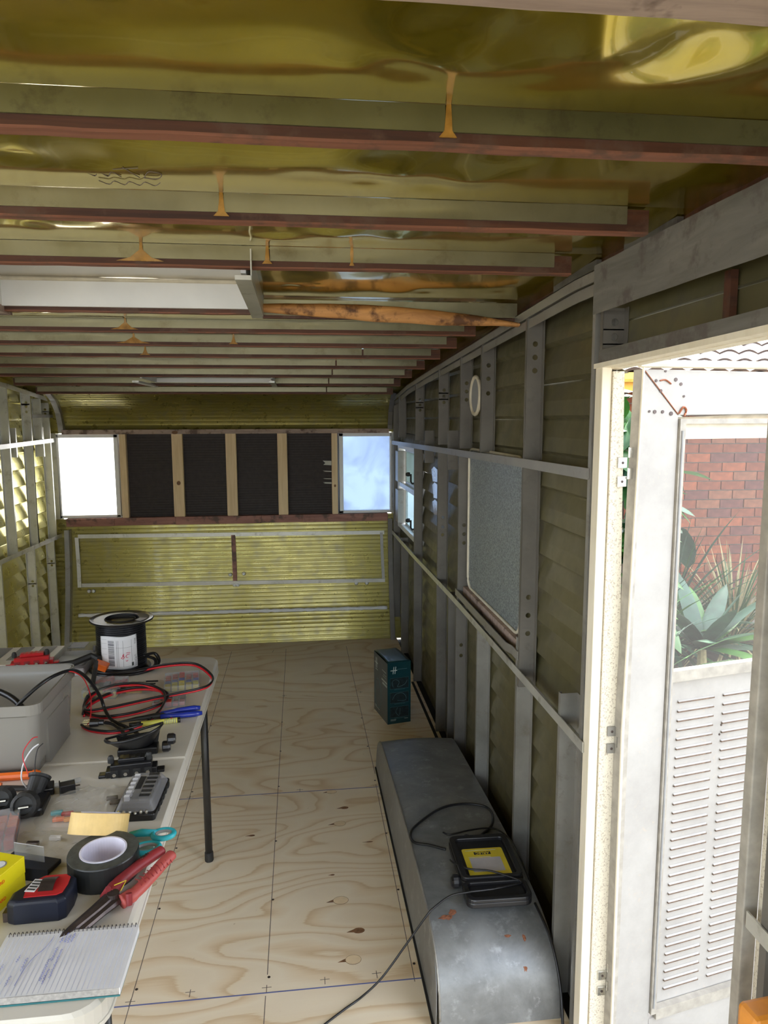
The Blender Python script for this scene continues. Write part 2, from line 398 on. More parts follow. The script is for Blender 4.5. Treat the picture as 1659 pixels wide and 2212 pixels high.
# ================================================================== CEILING
ceil = struct('ceiling', 'gold lacquered metal roof sheets on timber ribs', 'ceiling')
ribs = [.565, .945, 1.335, 1.72, 2.30, 2.66, 2.98, 3.33, 3.74, 4.16, 4.63, 5.00]
edges = [-1.3, -.9, -.5, -.12, .27] + ribs
def roof_sheet(y0, y1, x0, x1, seed):
    amp = {.565: .020, .945: .0165}.get(round(y0, 3), .0115)
    rd = random.Random(int(seed*10)+5); W_ = x1-x0
    dents = [(x0+W_*rd.random(), y0+(y1-y0)*rd.uniform(.35, .8), rd.uniform(.020, .055), rd.choice((-1, 1))*rd.uniform(.0015, .0042)) for _ in range(int(6*W_))]
    for a, b in ((.22, .66), (-.95, .70), (.12, .60), (-.85, .62)):
        if W_ > 2: dents += [(a+rd.uniform(-.08, .08), y0+(y1-y0)*b, .05, -.0045), (a+rd.uniform(-.08, .08), y0+(y1-y0)*(b+.12), .035, .003)]
    def f(u, v):
        x = x0+(x1-x0)*u; y = y0+(y1-y0)*v; h = zr(y0)*(1-v)+zr(y1)*v+.046
        sag = -amp*(1-(2*v-1)**2)*(.55+.45*mn.noise(Vector((x*.9, seed, 1))))
        d = mn.noise(Vector((x*2.4, y*3.4, seed*3.1)))*.0045 + mn.noise(Vector((x*7, y*9, seed)))*.0020
        for a, b, r, q in dents:
            g = ((x-a)**2+(y-b)**2*1.6)/(r*r)
            if g < 6: d += q*math.exp(-g)
        e = max(0, 1-((x-.42)**2/.06+(y-.72)**2/.02)) * mn.noise(Vector((x*11, y*9, 4.2)))*.012
        k = min(1, 6*v, 6*(1-v)); return Vector((x, y, h+sag+(d+e)*k))
    o = MB().grid(f, 220 if y0 < 2.4 else 120, 26 if y0 < 2.4 else 14).obj('roof_sheet', 'gold_roof', ceil, smooth=True)
for i in range(len(edges)-1):
    y0, y1 = edges[i], edges[i+1]
    if abs(y0-1.72) < .01: roof_sheet(y0, y1, -.12, .80, i); roof_sheet(y0, y1, -1.80, -.86, i+.3)
    elif abs(y0-4.16) < .01: roof_sheet(y0, y1, -.15, .80, i); roof_sheet(y0, y1, -1.80, -.86, i+.3)
    else: roof_sheet(y0, y1, -1.80, .80, i)
MB().box(-1.82, .82, -1.35, 5.0, 2.13, 2.15).obj('outer_roof', 'aluminium_dull', ceil)
rr = random.Random(3)
for i, y in enumerate([-.9, -.5, -.12, .27] + ribs):
    z = zr(y); x1 = .66 if y > 1.2 else .72
    if y > 4.9: z -= .006
    if abs(y-2.30) < .01: x1 = -.10
    if abs(y-.565) < .01:                       # big stained beam nearest the camera
        def g(u, v, y=y, z=z):
            x = -1.72+2.5*u; a = 2*PI*v
            return Vector((x, y+.033+.033*math.cos(a)*1.0+mn.noise(Vector((x*9, v*3, 1)))*.003, z+.012+.030*math.sin(a)+mn.noise(Vector((x*14, v*5, 7)))*.003))
        m = MB()
        path = [(-1.72+2.5*k/60, y+.03, z+.005+mn.noise(Vector((k*.6, 0, 0)))*.002) for k in range(61)]
        m.sweep(path, [(0,-.033,-.012), (0,.030,-.014), (0,.030,.045), (0,-.033,.045)])
        m.obj('rib', 'grey_beam', ceil); continue
    path = [(XL+.02+(x1-XL-.02)*k/50, y+.011, z+.004+mn.noise(Vector((k*.5, y*9, 0)))*.0018) for k in range(51)]
    rib = MB().sweep(path, [(0,-.011,-.005), (0,.011,-.005+rr.uniform(-.001, .001)), (0,.011,.036), (0,-.011,.036)]).obj('rib', 'rib_timber', ceil)
    MB().sweep(path, [(0,-.0112,-.0068), (0,.0112,-.0068), (0,.0112,-.0030), (0,-.0112,-.0030)]).obj('lit_underside', 'rib_under_lit', rib)  # lighter wood tone stands in for light bounced up from the floor
    if y > .6:
        if abs(y-2.30) < .01: segs = [(-.85, -.12)]
        else:
            cut = {0.945: [.195], 1.335: [-.125], 1.72: [-.34, -.06], 2.66: [-.59], 2.98: [-.633, -.248], 3.33: [-.661, .30]}.get(round(y, 3), [.2])
            xs = [XL+.03] + cut + [.62 if y > 1.2 else .71]; segs = [(xs[k]+(.004 if k else 0), xs[k+1]-.004) for k in range(len(xs)-1)]
        for a, b in segs:
            MB().box(a, b, y-.0035, y-.0004, z+.013, z+.045).obj('metal_strip', 'strip_dark_reflect' if y < 1.2 else 'strip_metal', rib)
            if y > 2.4: MB().box(a, b, y-.034, y-.0036, z+.0425, z+.044).obj('metal_strip', 'strip_metal', rib)
# glue runs over the strips
for x, y, w_ in [(.195, .945, .012), (-.125, 1.335, .014), (-.34, 1.72, .055), (-.062, 1.72, .012), (-.591, 2.66, .05), (-.633, 2.98, .07), (-.248, 2.98, .02), (-.661, 3.33, .025), (.131, 1.72, .006)]:
    z = zr(y); pts = [(x-w_, z+.006), (x-w_*.45, z+.014), (x-.004, z+.03), (x-.003, z+.046), (x+.003, z+.046), (x+.004, z+.03), (x+w_*.4, z+.014), (x+w_*.9, z+.006)]
    M = Matrix.Translation((0, y-.0042, 0)) @ Matrix.Rotation(PI/2, 4, 'X')
    MB().prism(pts, -.0012, .0012, M).obj('glue_run', 'glue', ceil)
# rib behind the hatch: rotten and sagging
path = []; rad = []
for k in range(41):
    t = k/40; x = -.10+.78*t; path.append((x, 2.27-.02*t, zr(2.27)+.010-.006*math.sin(PI*t))); rad.append(t)
def rot(u, v):
    x = -.10+.80*u; a = v*2*PI
    top = 2.006-.048*u**1.6 + .0; bot = 1.975-.035*min(1, u*1.5)+ .012*u
    top = 1.995+.012*math.sin(PI*u*.9)-.050*u**2; bot = 1.972-.034*math.sin(PI*min(1, u*1.1)*.55)
    c = (top+bot)/2; h = max(.006, (top-bot)/2)
    n = mn.noise(Vector((x*10, math.cos(a), math.sin(a))))*.003
    return Vector((x, 2.262+.016*math.cos(a)+n, c+(h+n)*math.sin(a)))
MB().grid(rot, 60, 14).obj('rotten_rib', 'rotten_timber', ceil, smooth=True)
MB().box(-.10, .70, 2.285, 2.300, 1.957, 1.966).obj('rib', 'rib_timber', ceil)
MB().box(-.10, .70, 2.281, 2.2846, 1.967, 2.012).obj('metal_strip', 'strip_metal', ceil)
# roof hatches: well, lid, cream sealant, side straps
def hatch(x0, x1, y0, y1, zz, lid, deep):
    h = thing('roof_hatch', lid, 'hatch', (0, 0, 0))
    m = MB(); t = .012
    m.box(x0-t, x0, y0, y1, zz, zz+deep); m.box(x1, x1+t, y0, y1, zz, zz+deep)
    m.box(x0-t, x1+t, y1-t, y1, zz-.002, zz+deep); m.box(x0-t, x1+t, y0, y0+t, zz+.03, zz+deep)
    m.obj('hatch_well', 'white_paint', h)
    def f(u, v):
        x = x0+(x1-x0)*u; y = y0+(y1-y0)*v
        return Vector((x, y, zz+deep-.004+.006*math.sin(PI*u)*math.sin(PI*v)))
    MB().grid(f, 12, 12).obj('hatch_lid', 'hatch_lid', h, smooth=True)
    m = MB(); z = zz+deep-.008
    m.tube([(x0+.004, y0+.01, z), (x0+.004, y1-.016, z), (x1-.004, y1-.016, z), (x1-.004, y0+.01, z)], .007, 8); m.obj('sealant_bead', 'cream_sealant', h, smooth=True)
    return h
h1 = hatch(-.855, -.125, 1.745, 2.295, 1.985, 'larger square roof hatch with pale lid in the nearer ceiling bays', .085)
MB().box(-.135, -.098, 1.70, 2.33, 1.962, 1.972).obj('side_strap', 'aluminium_bright', h1)
MB().box(-.100, -.097, 1.70, 2.33, 1.970, 2.03).obj('side_flange', 'aluminium_bright', h1)
MB().box(-.90, -.856, 1.742, 2.36, 1.965, 2.0).obj('side_timber', 'grey_beam', h1)
h2 = hatch(-.855, -.15, 4.185, 4.625, 1.878, 'small far roof hatch with white metal edges near the end wall', .06)
MB().box(-.90, -.865, 4.14, 4.70, 1.852, 1.862).obj('side_strap', 'aluminium_bright', h2)
MB().box(-.155, -.125, 4.14, 4.68, 1.852, 1.862).obj('side_strap', 'aluminium_bright', h2)
# pencilled scribble left on a roof sheet
m = MB()
def scr(pts): m.tube([(a, b, c) for a, b, c in pts], .0008, 4)
zz = 2.0305
scr([(-.275, 1.20, zz), (-.235, 1.19, zz)]); scr([(-.258, 1.19, zz), (-.242, 1.235, zz)])
scr(catmull([(-.235, 1.235, zz), (-.222, 1.205, zz), (-.205, 1.215, zz), (-.215, 1.238, zz), (-.236, 1.236, zz)], 4))
scr(catmull([(-.31+.012*k, 1.262+(.012 if k % 2 else -.006), zz) for k in range(9)], 3)); scr(catmull([(-.32+.01*k, 1.215+(.02 if k % 2 else -.004), zz) for k in range(6)], 3))
m.obj('pencil_writing', 'pencil', ceil)

# ================================================================== LONG WALLS
def zseg(z, cuts): pass
def plate_holes(m, y, x0, x1, z0, z1, hz, r=.0085):
    """web of a stud facing -y at y with round holes at heights hz"""
    cx = (x0+x1)/2+.002; w_ = abs(x1-x0); zs = [z0]
    hz = sorted(h for h in hz if z0+w_/2+.002 < h < z1-w_/2)
    for h in hz: zs += [h-.018, h+.018]
    zs.append(z1)
    for k in range(0, len(zs), 2):
        if zs[k+1]-zs[k] > 1e-4: m.quad((x0, y, zs[k]), (x1, y, zs[k]), (x1, y, zs[k+1]), (x0, y, zs[k+1]))
    for h in hz:
        n = 12; circ = [Vector((cx+r*math.cos(2*PI*k/n), y, h+r*math.sin(2*PI*k/n))) for k in range(n)]
        sq = []
        for k in range(n):
            a = 2*PI*k/n; c, s_ = math.cos(a), math.sin(a)
            t = min((x1-cx if c > 0 else cx-x0)/max(abs(c), 1e-6) if x1 > x0 else 9, .018/max(abs(s_), 1e-6))
            sq.append(Vector((cx+c*t, y, h+s_*t)))
        # snap square corners
        for (kx, kz) in ((x0, h-.018), (x0, h+.018), (x1, h-.018), (x1, h+.018)):
            j = min(range(n), key=lambda q: (sq[q]-Vector((kx, y, kz))).length); sq[j] = Vector((kx, y, kz))
        m.add(circ+sq, [(k, (k+1) % n, (k+1) % n+n, k+n) for k in range(n)])
def stud(parent, y, z0, z1, side, holes=(), mat='aluminium', fl=.014, depth=.048):
    m = MB(); xi = XR if side > 0 else XL; xo = xi+side*depth
    a, b = min(xi, xo), max(xi, xo)
    plate_holes(m, y, a, b, z0, z1, holes)
    m.quad((xi, y, z0), (xi, y+fl, z0), (xi, y+fl, z1), (xi, y, z1))
    m.quad((xi, y+fl, z0), (xi+side*.008, y+fl, z0), (xi+side*.008, y+fl, z1), (xi, y+fl, z1))
    m.quad((xo, y, z0), (xo, y-.02, z0), (xo, y-.02, z1), (xo, y, z1))
    return m.obj('stud', mat, parent, solid=.0022)
def rail(parent, y0, y1, f, side, mat='aluminium', h=.028, off=.0035, name='rail'):
    xi = (XR if side > 0 else XL)-side*off; n = 14; m = MB()
    path = [(xi, y0+(y1-y0)*k/n, f(y0+(y1-y0)*k/n)) for k in range(n+1)]
    m.sweep(path, [(-.0015, 0, -h), (.0015, 0, -h), (.0015, 0, 0), (-.0015, 0, 0)])
    m.sweep(path, [(0, 0, -h), (side*.03, 0, -h), (side*.03, 0, -h+.002), (0, 0, -h+.002)])
    return m.obj(name, mat, parent)
def cladding(parent, side, mat, spans):
    """one pressed board per course; spans(z) gives its y intervals"""
    P = .1075; z = 1.755-P*17; xs = SR if side > 0 else SL
    while z < 2.02:
        for y0, y1 in spans(z+P/2):
            m = MB(); n = max(4, int((y1-y0)/.05))
            def f(u, v, y0=y0, y1=y1, z=z):
                y = y0+(y1-y0)*u; w_ = mn.noise(Vector((y*3, z*7, side)))*.003
                pr = [(0, .020), (.10, .0), (.5, .006), (.95, .018), (1., .020)]
                t, d = pr[round(v*4)]
                return Vector((xs+side*(d+w_), y, z+t*P))
            m.grid(f, n, 4); m.obj('cladding_board', mat, parent, smooth=False, solid=.0012)
        z += P
up = lambda y: interp(y, [0, 1.64, 2.2, 2.7, 5.4], [1.532, 1.530, 1.525, 1.519, 1.487])
lo = lambda y: interp(y, [0, 3.1, 4.3, 5.4], [.845, .842, .820, .812])

wr = struct('wall_right', 'bare aluminium framed caravan side wall beside the doorway', 'wall')
def spans_r(z):
    if z > 1.83: return [(-1.3, 5.42)]
    if z > 1.79: return [(1.63, 5.42)]
    out = [(-1.3, 1.00)]
    if .87 < z < 1.47: return out+[(1.66, 4.36), (5.20, 5.42)]
    return out+[(1.66, 5.42)]
cladding(wr, 1, 'olive_wall', spans_r)
for y, hs in [(2.172, (1.875, 1.835, 1.795)), (2.716, (1.85, 1.80, 1.745)), (3.073, (1.80, 1.765, 1.73)), (3.558, (1.79, 1.76, 1.73)), (4.270, (1.76, 1.73, 1.70)), (4.99, ())]:
    stud(wr, y, 1.52, zr(y), 1, hs, 'aluminium_dull')
stud(wr, 5.27, .0, zr(5.27), 1, (), 'aluminium_dull')
for y, z0, z1, hs in [(2.180, .78, 1.50, (.96, 1.02, 1.08)), (3.09, .80, 1.50, (1.10, 1.14, 1.18)), (3.567, .80, 1.49, (1.06, 1.1, 1.15)), (4.313, .80, 1.49, ()), (3.945, 1.405, 1.584, ()), (3.325, 1.410, 1.594, ())]:
    stud(wr, y, z0, z1, 1, hs, 'aluminium_dull')
for y, hs in [(4.867, ()), (4.315, ()), (3.574, ()), (3.285, ()), (3.122, (.62, .57)), (2.725, ())]:
    stud(wr, y, .0, .83, 1, hs, 'aluminium_dull' if y > 2.9 else 'aluminium')
stud(wr, 2.201, .0, .94, 1, (.90, .87), 'aluminium'); stud(wr, 1.808, .0, .905, 1, (), 'aluminium')
stud(wr, 1.66, 0, 1.9, 1, (), 'aluminium')
for y in (.93, .50, .05, -.4): stud(wr, y, 0, 1.78, 1, (), 'aluminium_dull')
rail(wr, 1.665, 5.36, up, 1); rail(wr, 1.64, 5.40, lo, 1, 'aluminium_bright')
rail(wr, 2.185, 3.118, lambda y: .899 if y < 2.3 else .888, 1, 'aluminium', .03, .004)
rail(wr, -1.2, .975, lambda y: .872, 1, 'aluminium_bright')
rail(wr, 2.19, 3.10, lambda y: .862, 1, 'aluminium_dull', .014, -.030)
# top plate and the fascia timbers above it
m = MB(); path = [(XR, 1.60+3.75*k/40, zr(1.60+3.75*k/40)-.002) for k in range(41)]
m.sweep(path, [(-.006, 0, -.026), (-.003, 0, -.026), (-.003, 0, 0), (-.006, 0, 0)]); m.sweep(path, [(-.006, 0, -.002), (.06, 0, -.002), (.06, 0, 0), (-.006, 0, 0)])
m.sweep(path, [(.004, 0, -.055), (.007, 0, -.055), (.007, 0, -.028), (.004, 0, -.028)])
m.obj('top_plate', 'aluminium', wr)
m = MB(); path = [(.752, -1.3+6.6*k/40, zr(-1.3+6.6*k/40)) for k in range(41)]
m.sweep(path, [(0, 0, 0), (.02, 0, 0), (.02, 0, .06), (0, 0, .06)]); m.obj('fascia_timber', 'rib_timber', wr)
for y0, y1 in ((1.37, 1.60), (1.75, 2.05), (.80, .93)):
    MB().box(.735, .748, y0, y1, 1.998, 2.036).obj('packing_block', 'grey_board', wr)
# board nailed above the doorway, dark recess under it, lintel
m = MB(); path = [(.688, -1.2+2.835*k/24, 0) for k in range(25)]
m.sweep([(p[0], p[1], 1.996+mn.noise(Vector((p[1]*9, 1, 0)))*.003) for p in path], [(-.006, 0, -.110), (.006, 0, -.104), (.006, 0, 0), (-.006, 0, 0)])
m.obj('header_board', 'grey_board', wr)
stud(wr, 1.615, 1.775, 1.90, 1, (1.868, 1.835, 1.802), 'aluminium_dull', depth=.05)
MB().prism([(-1.2, 1.814), (-1.2, 1.84), (1.632, 1.806), (1.632, 1.774)], .698, .712, Matrix(((0,0,1,0),(1,0,0,0),(0,1,0,0),(0,0,0,1)))).obj('lintel', 'grey_board', wr)
MB().box(.752, .757, -1.3, 1.64, 1.79, 1.868).obj('cladding_board', 'olive_wall', wr)
MB().box(.735, .748, 1.18, 1.20, 1.80, 1.90).obj('batten', 'rib_timber', wr)
# speckled sheet over an old window opening, with its rounded cream rubber
o = MB().prism([(p[0], p[1]) for p in rrect(2.30, 3.055, .915, 1.515, .05)], 0, .003, Matrix(((0,0,1,.742),(1,0,0,0),(0,1,0,0),(0,0,0,1)))).obj('infill_sheet', 'speckled_sheet', wr)
m = MB(); m.tube([(.739, a, b) for a, b in rrect(2.30, 3.06, .912, 1.52, .055, 6)], .006, 8, closed=True); m.obj('window_rubber', 'cream_sealant', wr, smooth=True)
MB().box(.722, .745, 2.23, 3.08, .868, .905).obj('sill_timber', 'grey_beam', wr)
# round sealed-over vent high on the wall
m = MB(); M = Matrix(((0,0,1,.7445),(1,0,0,2.99),(0,1,0,1.745),(0,0,0,1)))
MB().lathe([(0, 0), (.078, 0), (.078, .003), (0, .003)], 24, M).obj('vent_cover', 'blue_zinc', wr)
m.lathe([(.078+.008*math.cos(a*PI/4), .008*math.sin(a*PI/4)) for a in range(8)], 28, M, closed=True); m.obj('vent_sealant', 'cream_sealant', wr, smooth=True)
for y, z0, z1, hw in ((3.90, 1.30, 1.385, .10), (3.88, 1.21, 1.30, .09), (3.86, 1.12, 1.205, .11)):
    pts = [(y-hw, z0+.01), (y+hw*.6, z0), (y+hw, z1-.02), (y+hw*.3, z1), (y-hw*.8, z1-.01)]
    MB().prism(pts, 0, .001, Matrix(((0,0,1,.7475),(1,0,0,0),(0,1,0,0),(0,0,0,1)))).obj('glint_smear', 'steel', wr)  # silver patches stand in for shiny sealant smears and window reflection
MB().box(.682, .697, 3.25, 4.3, .0, .004).obj('floor_angle', 'dark_gap', wr)

# window in the far end of the right wall: white frame, two sashes, crank winders
w3 = struct('window_3', 'side window with two winder sashes next to the far corner', 'window')
m = MB(); M = Matrix(((0,0,1,.735),(1,0,0,0),(0,1,0,0),(0,0,0,1)))
def frame(m, y0, y1, z0, z1, t, x0, x1):
    m.box(x0, x1, y0, y0+t, z0, z1); m.box(x0, x1, y1-t, y1, z0, z1); m.box(x0, x1, y0+t, y1-t, z0, z0+t); m.box(x0, x1, y0+t, y1-t, z1-t, z1)
frame(m, 4.345, 5.21, .865, 1.475, .035, .722, .775); m.obj('window_frame', 'white_paint', w3, bevel=.004)
m = MB(); m.box(.728, .765, 4.38, 5.175, 1.165, 1.195); m.obj('transom', 'aluminium_bright', w3)
for z0, z1 in ((.90, 1.165), (1.195, 1.44)):
    m = MB(); frame(m, 4.38, 5.02, z0, z1, .018, .750, .765); sh = m.obj('sash', 'aluminium_bright', w3)
    MB().box(.756, .759, 4.395, 5.005, z0+.015, z1-.015).obj('pane', 'frosted_pane' if z0 > 1 else 'window_glass', sh)
    MB().box(.70, .76, 5.04, 5.17, z0+.01, z1-.02).obj('side_cover', 'aluminium', w3)
    m = MB(); zc = z0+.045; m.tube([(.745, 4.50, zc), (.715, 4.50, zc), (.708, 4.50, zc+.012), (.706, 4.49, zc+.06)], .006, 8); m.box(.735, .752, 4.47, 4.53, zc-.012, zc+.012)
    m.lathe([(0, 0), (.012, 0), (.014, .012), (.009, .026), (0, .028)], 12, Matrix.Translation((.700, 4.49, zc+.06)) @ Matrix.Rotation(-PI/2, 4, 'Y')); m.obj('winder', 'black_matt', w3, smooth=False)

wlft = struct('wall_left', 'bare aluminium framed caravan side wall beyond the table', 'wall')
def spans_l(z):
    if .84 < z < 1.86: return [(-1.3, -1.05), (.75, 1.2), (2.0, 5.42)]  # unseen openings added on the near side to let daylight in
    return [(-1.3, 5.42)]
cladding(wlft, -1, 'gold_wall', spans_l)
for y, hs in [(4.93, (1.76, 1.735, 1.70)), (4.56, ()), (4.2, ()), (3.7, ()), (3.2, ()), (2.7, ()), (2.0, ()), (1.2, ()), (.75, ())]:
    stud(wlft, y, lo(y) if y > 4 else 0, zr(y), -1, hs, 'aluminium_bright')
stud(wlft, 4.93, .82, 1.5, -1, (1.02, .98, 1.10), 'aluminium_bright')
for y, hs in [(5.28, (1.72, 1.69)), (5.40, ())]: stud(wlft, y, .80, zr(5.3), -1, hs, 'aluminium_bright')
stud(wlft, 5.12, 1.52, 1.79, -1, (), 'aluminium_bright'); stud(wlft, 4.66, 1.42, 1.60, -1, (), 'aluminium_bright'); stud(wlft, 5.14, 1.40, 1.60, -1, (), 'aluminium_bright')
for y, hs in [(4.31, ()), (4.84, (.60, .57)), (5.22, (.66, .63))]: stud(wlft, y, 0, .82, -1, hs, 'aluminium_bright')
rail(wlft, -1.2, 5.42, lambda y: interp(y, [0, 4.3, 5.4], [1.50, 1.505, 1.520]), -1, 'aluminium_bright'); rail(wlft, -1.2, 5.44, lambda y: interp(y, [0, 4.3, 5.4], [.85, .850, .830]), -1, 'aluminium_bright')
rail(wlft, 4.95, 5.40, lambda y: 1.685, -1, 'aluminium', .022, .003)
m = MB(); path = [(XL, -1.2+6.6*k/40, zr(-1.2+6.6*k/40)) for k in range(41)]
m.sweep(path, [(.003, 0, -.028), (.006, 0, -.028), (.006, 0, 0), (.003, 0, 0)]); m.sweep(path, [(.006, 0, -.002), (-.05, 0, -.002), (-.05, 0, 0), (.006, 0, 0)]); m.obj('top_plate', 'aluminium_bright', wlft)

# ================================================================== END WALL
we = struct('wall_back', 'curved gold ribbed sheet end wall with a boarded window', 'wall')
PZ = [0, .10, .30, .60, .90, 1.50, 1.60, 1.70, 1.78, 1.835, 1.885]
PY = [5.23, 5.255, 5.31, 5.365, 5.39, 5.395, 5.385, 5.345, 5.26, 5.13, 4.96]
def prof(t):            # t = arc parameter 0..10
    i = min(9, int(t)); return catm(i, t-i)
def catm(i, f):
    g = lambda j: Vector((0, PY[max(0, min(10, j))], PZ[max(0, min(10, j))]))
    p0, p1, p2, p3 = g(i-1), g(i), g(i+1), g(i+2)
    return .5*((2*p1)+(p2-p0)*f+(2*p0-5*p1+4*p2-p3)*f*f+(3*p1-p0-3*p2+p3)*f**3)
def ribsheet(z0, z1, x0, x1, name, mat, pitch=.030, amp=.0012, nx=6):
    pts = []; ts = [k/60*1.0 for k in range(601)]
    dense = [prof(min(9.999, t)) for t in ts]
    s_ = 0; out = [dense[0]]; acc = 0; arc = []
    for k in range(1, len(dense)):
        d = (dense[k]-dense[k-1]).length; arc.append((s_, dense[k-1])); s_ += d
    arc.append((s_, dense[-1])); L = []
    step = pitch/6; q = 0; j = 0
    while q < s_:
        while j < len(arc)-1 and arc[j+1][0] < q: j += 1
        a, b = arc[j], arc[min(j+1, len(arc)-1)]; f = (q-a[0])/max(1e-9, b[0]-a[0]); p = a[1].lerp(b[1], f); tg = (b[1]-a[1]).normalized() if (b[1]-a[1]).length > 0 else Vector((0,0,1))
        nrm = Vector((0, -tg.z, tg.y)); ph = q/pitch*2*PI
        p = p+nrm*amp*max(0, math.sin(ph))**2
        if z0-1e-6 <= p.z <= z1+.004: L.append((p, q))
        q += step
    n = len(L)
    def f(u, v):
        p, q = L[min(n-1, round(u*(n-1)))]; x = x0+(x1-x0)*v
        return Vector((x, p.y+mn.noise(Vector((x*2.2, q*1.5, 3)))*.004, p.z))
    return MB().grid(f, n-1, nx).obj(name, mat, we, smooth=True)
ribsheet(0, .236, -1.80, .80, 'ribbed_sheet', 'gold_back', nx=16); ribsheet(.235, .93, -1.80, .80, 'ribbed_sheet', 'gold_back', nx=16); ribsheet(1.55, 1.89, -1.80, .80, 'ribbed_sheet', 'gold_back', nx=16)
for i, (a, b) in enumerate(((-1.245, -.90), (-.84, -.52), (-.455, -.145), (-.085, .25))):
    m = MB(); n = 160
    def f(u, v, a=a, b=b): 
        z = .93+.64*u; return Vector((a-.012+(b-a+.024)*v, 5.400+.0015*math.sin(z/.0185*2*PI), z))
    m.grid(f, 200, 1); m.obj('brown_panel', 'dark_brown_panel', we, smooth=True)
for x0, x1 in ((-1.274, -1.228), (-.908, -.832), (-.526, -.450), (-.152, -.081), (.246, .290)):
    MB().box(x0, x1, 5.345, 5.390, .942, 1.546).obj('timber_post', 'pine', we, bevel=.002)
MB().box(-1.30, .31, 5.43, 5.44, .90, 1.60).obj('outer_skin', 'dark_gap', we)
MB().box(-1.66, .675, 5.335, 5.392, 1.545, 1.578).obj('head_beam', 'grey_beam', we, bevel=.002)
for i, (x0, x1) in enumerate(((-1.665, -1.33), (-1.33, -.90), (-.90, -.28), (-.28, .02), (.02, .665))):
    MB().box(x0+.0006, x1-.0006, 5.335, 5.392, .885+.002*(i % 2), .942).obj('sill_beam', 'red_beam', we, bevel=.0015)
for x, y, z in ((-.88, 1.556, .0),): MB().prism(ellip(x, y, .022, .012, 10), 5.333, 5.335, Matrix(((1,0,0,0),(0,0,1,0),(0,1,0,0),(0,0,0,1)))).obj('knot', 'knot', we)
for x, y, rx, ry in ((-.868, 1.19, .014, .016), (.268, 1.155, .008, .010)):
    MB().prism(ellip(x, y, rx, ry, 12), 5.343, 5.345, Matrix(((1,0,0,0),(0,0,1,0),(0,1,0,0),(0,0,0,1)))).obj('knot', 'knot', we)
plain('tape_scrap', (.50,.50,.42), .4)
for z, h in ((1.305, .035), (1.255, .010), (1.20, .008), (1.165, .014)):
    MB().prism([(.245, z), (.185, z+.004), (.20, z+h*.5), (.18, z+h), (.245, z+h-.002)], 5.388, 5.390, Matrix(((1,0,0,0),(0,0,1,0),(0,1,0,0),(0,0,0,1)))).obj('tape_scrap', 'tape_scrap', we)
def onprof(z):
    return interp(z, PZ, PY)
def follow(xa, za, xb, zb, h, off=.012, th=.004, n=14):
    """flat metal strip lying on the curved sheet"""
    m = MB(); P = []
    for k in range(n+1):
        t = k/n; x = xa+(xb-xa)*t; z = za+(zb-za)*t; P.append((x, onprof(z)-off, z))
    if abs(xb-xa) > abs(zb-za): m.sweep(P, [(0, 0, -h/2), (0, th, -h/2), (0, th, h/2), (0, 0, h/2)])
    else: m.sweep(P, [(-h/2, 0, 0), (-h/2, th, 0), (h/2, th, 0), (h/2, 0, 0)])
    return m
follow(-1.60, .808, .64, .790, .028).obj('frame_rail', 'aluminium_bright', we); follow(-1.58, .455, .64, .428, .028).obj('frame_rail', 'aluminium_bright', we)
follow(-1.595, .44, -1.61, .80, .026).obj('frame_upright', 'aluminium_bright', we); follow(.628, .43, .618, .79, .022).obj('frame_upright', 'aluminium', we)
follow(-.485, .455, -.493, .795, .030, .014, .008).obj('centre_timber', 'red_beam', we)
m = MB(); n = 90
path = [(-1.60+2.25*k/n, onprof(.235)-.008, .242-.018*k/n+mn.noise(Vector((k*.5, 0, 0)))*.003) for k in range(n+1)]
m.tube(path, [.014+.006*mn.noise(Vector((k*.7, 3, 0))) for k in range(n+1)], 8); m.obj('sealant_line', 'sealant', we, smooth=True)
for x, z in ((-1.53, .41), (-1.50, .41), (-.52, .50), (-.42, .505), (-.49, .425), (-.465, .425), (.42, .41), (.50, .41)):
    M = Matrix.Translation((x, onprof(z)-.004, z)) @ Matrix.Rotation(PI/2, 4, 'X')
    MB().lathe([(0, .009), (.010, .007), (.015, 0), (0, -.002)], 10, M).obj('sealant_dab', 'sealant', we, smooth=True)
# curved corner studs
for x, mat, z0, z1 in ((-1.665, 'aluminium', 0, .86), (.682, 'aluminium_dull', 0, .9), (-1.665, 'aluminium', 1.56, 1.83), (.682, 'aluminium_dull', 1.57, 1.83)):
    n = 16; P = [(x, onprof(z0+(z1-z0)*k/n)-.05, z0+(z1-z0)*k/n) for k in range(n+1)]
    m = MB(); m.sweep(P, [(-.018, 0, 0), (.018, 0, 0), (.018, .003, 0), (-.018, .003, 0)]); m.sweep(P, [(.015, 0, 0), (.018, 0, 0), (.018, .048, 0), (.015, .048, 0)]); m.obj('corner_stud', mat, we)
for x0, x1, f, rn in ((-1.705, -1.285, 'frosted_left', 'window_1'), (.300, .695, 'frosted_right', 'window_2')):
    wd = struct(rn, ('overexposed white' if rn == 'window_1' else 'pale blue') + ' frosted corner window of the end wall', 'window')
    m = MB(); t = .030 if rn == 'window_1' else .032
    m.box(x0, x0+(t if rn == 'window_2' else .014), 5.355, 5.40, .945, 1.545); m.box(x1-(t if rn == 'window_1' else .012), x1, 5.355, 5.40, .945, 1.545)
    m.box(x0, x1, 5.355, 5.40, .945, .965); m.box(x0, x1, 5.355, 5.40, 1.520, 1.545); m.obj('window_frame', 'white_paint', wd, bevel=.003)
    MB().box(x0-.004, x1+.004, 5.402, 5.408, .94, 1.55).obj('pane', f, wd)

for x0, x1 in ((-1.80, -1.702), (.700, .80)): MB().box(x0, x1, 5.408, 5.425, .20, 1.90).obj('corner_post', 'aluminium_bright', we)

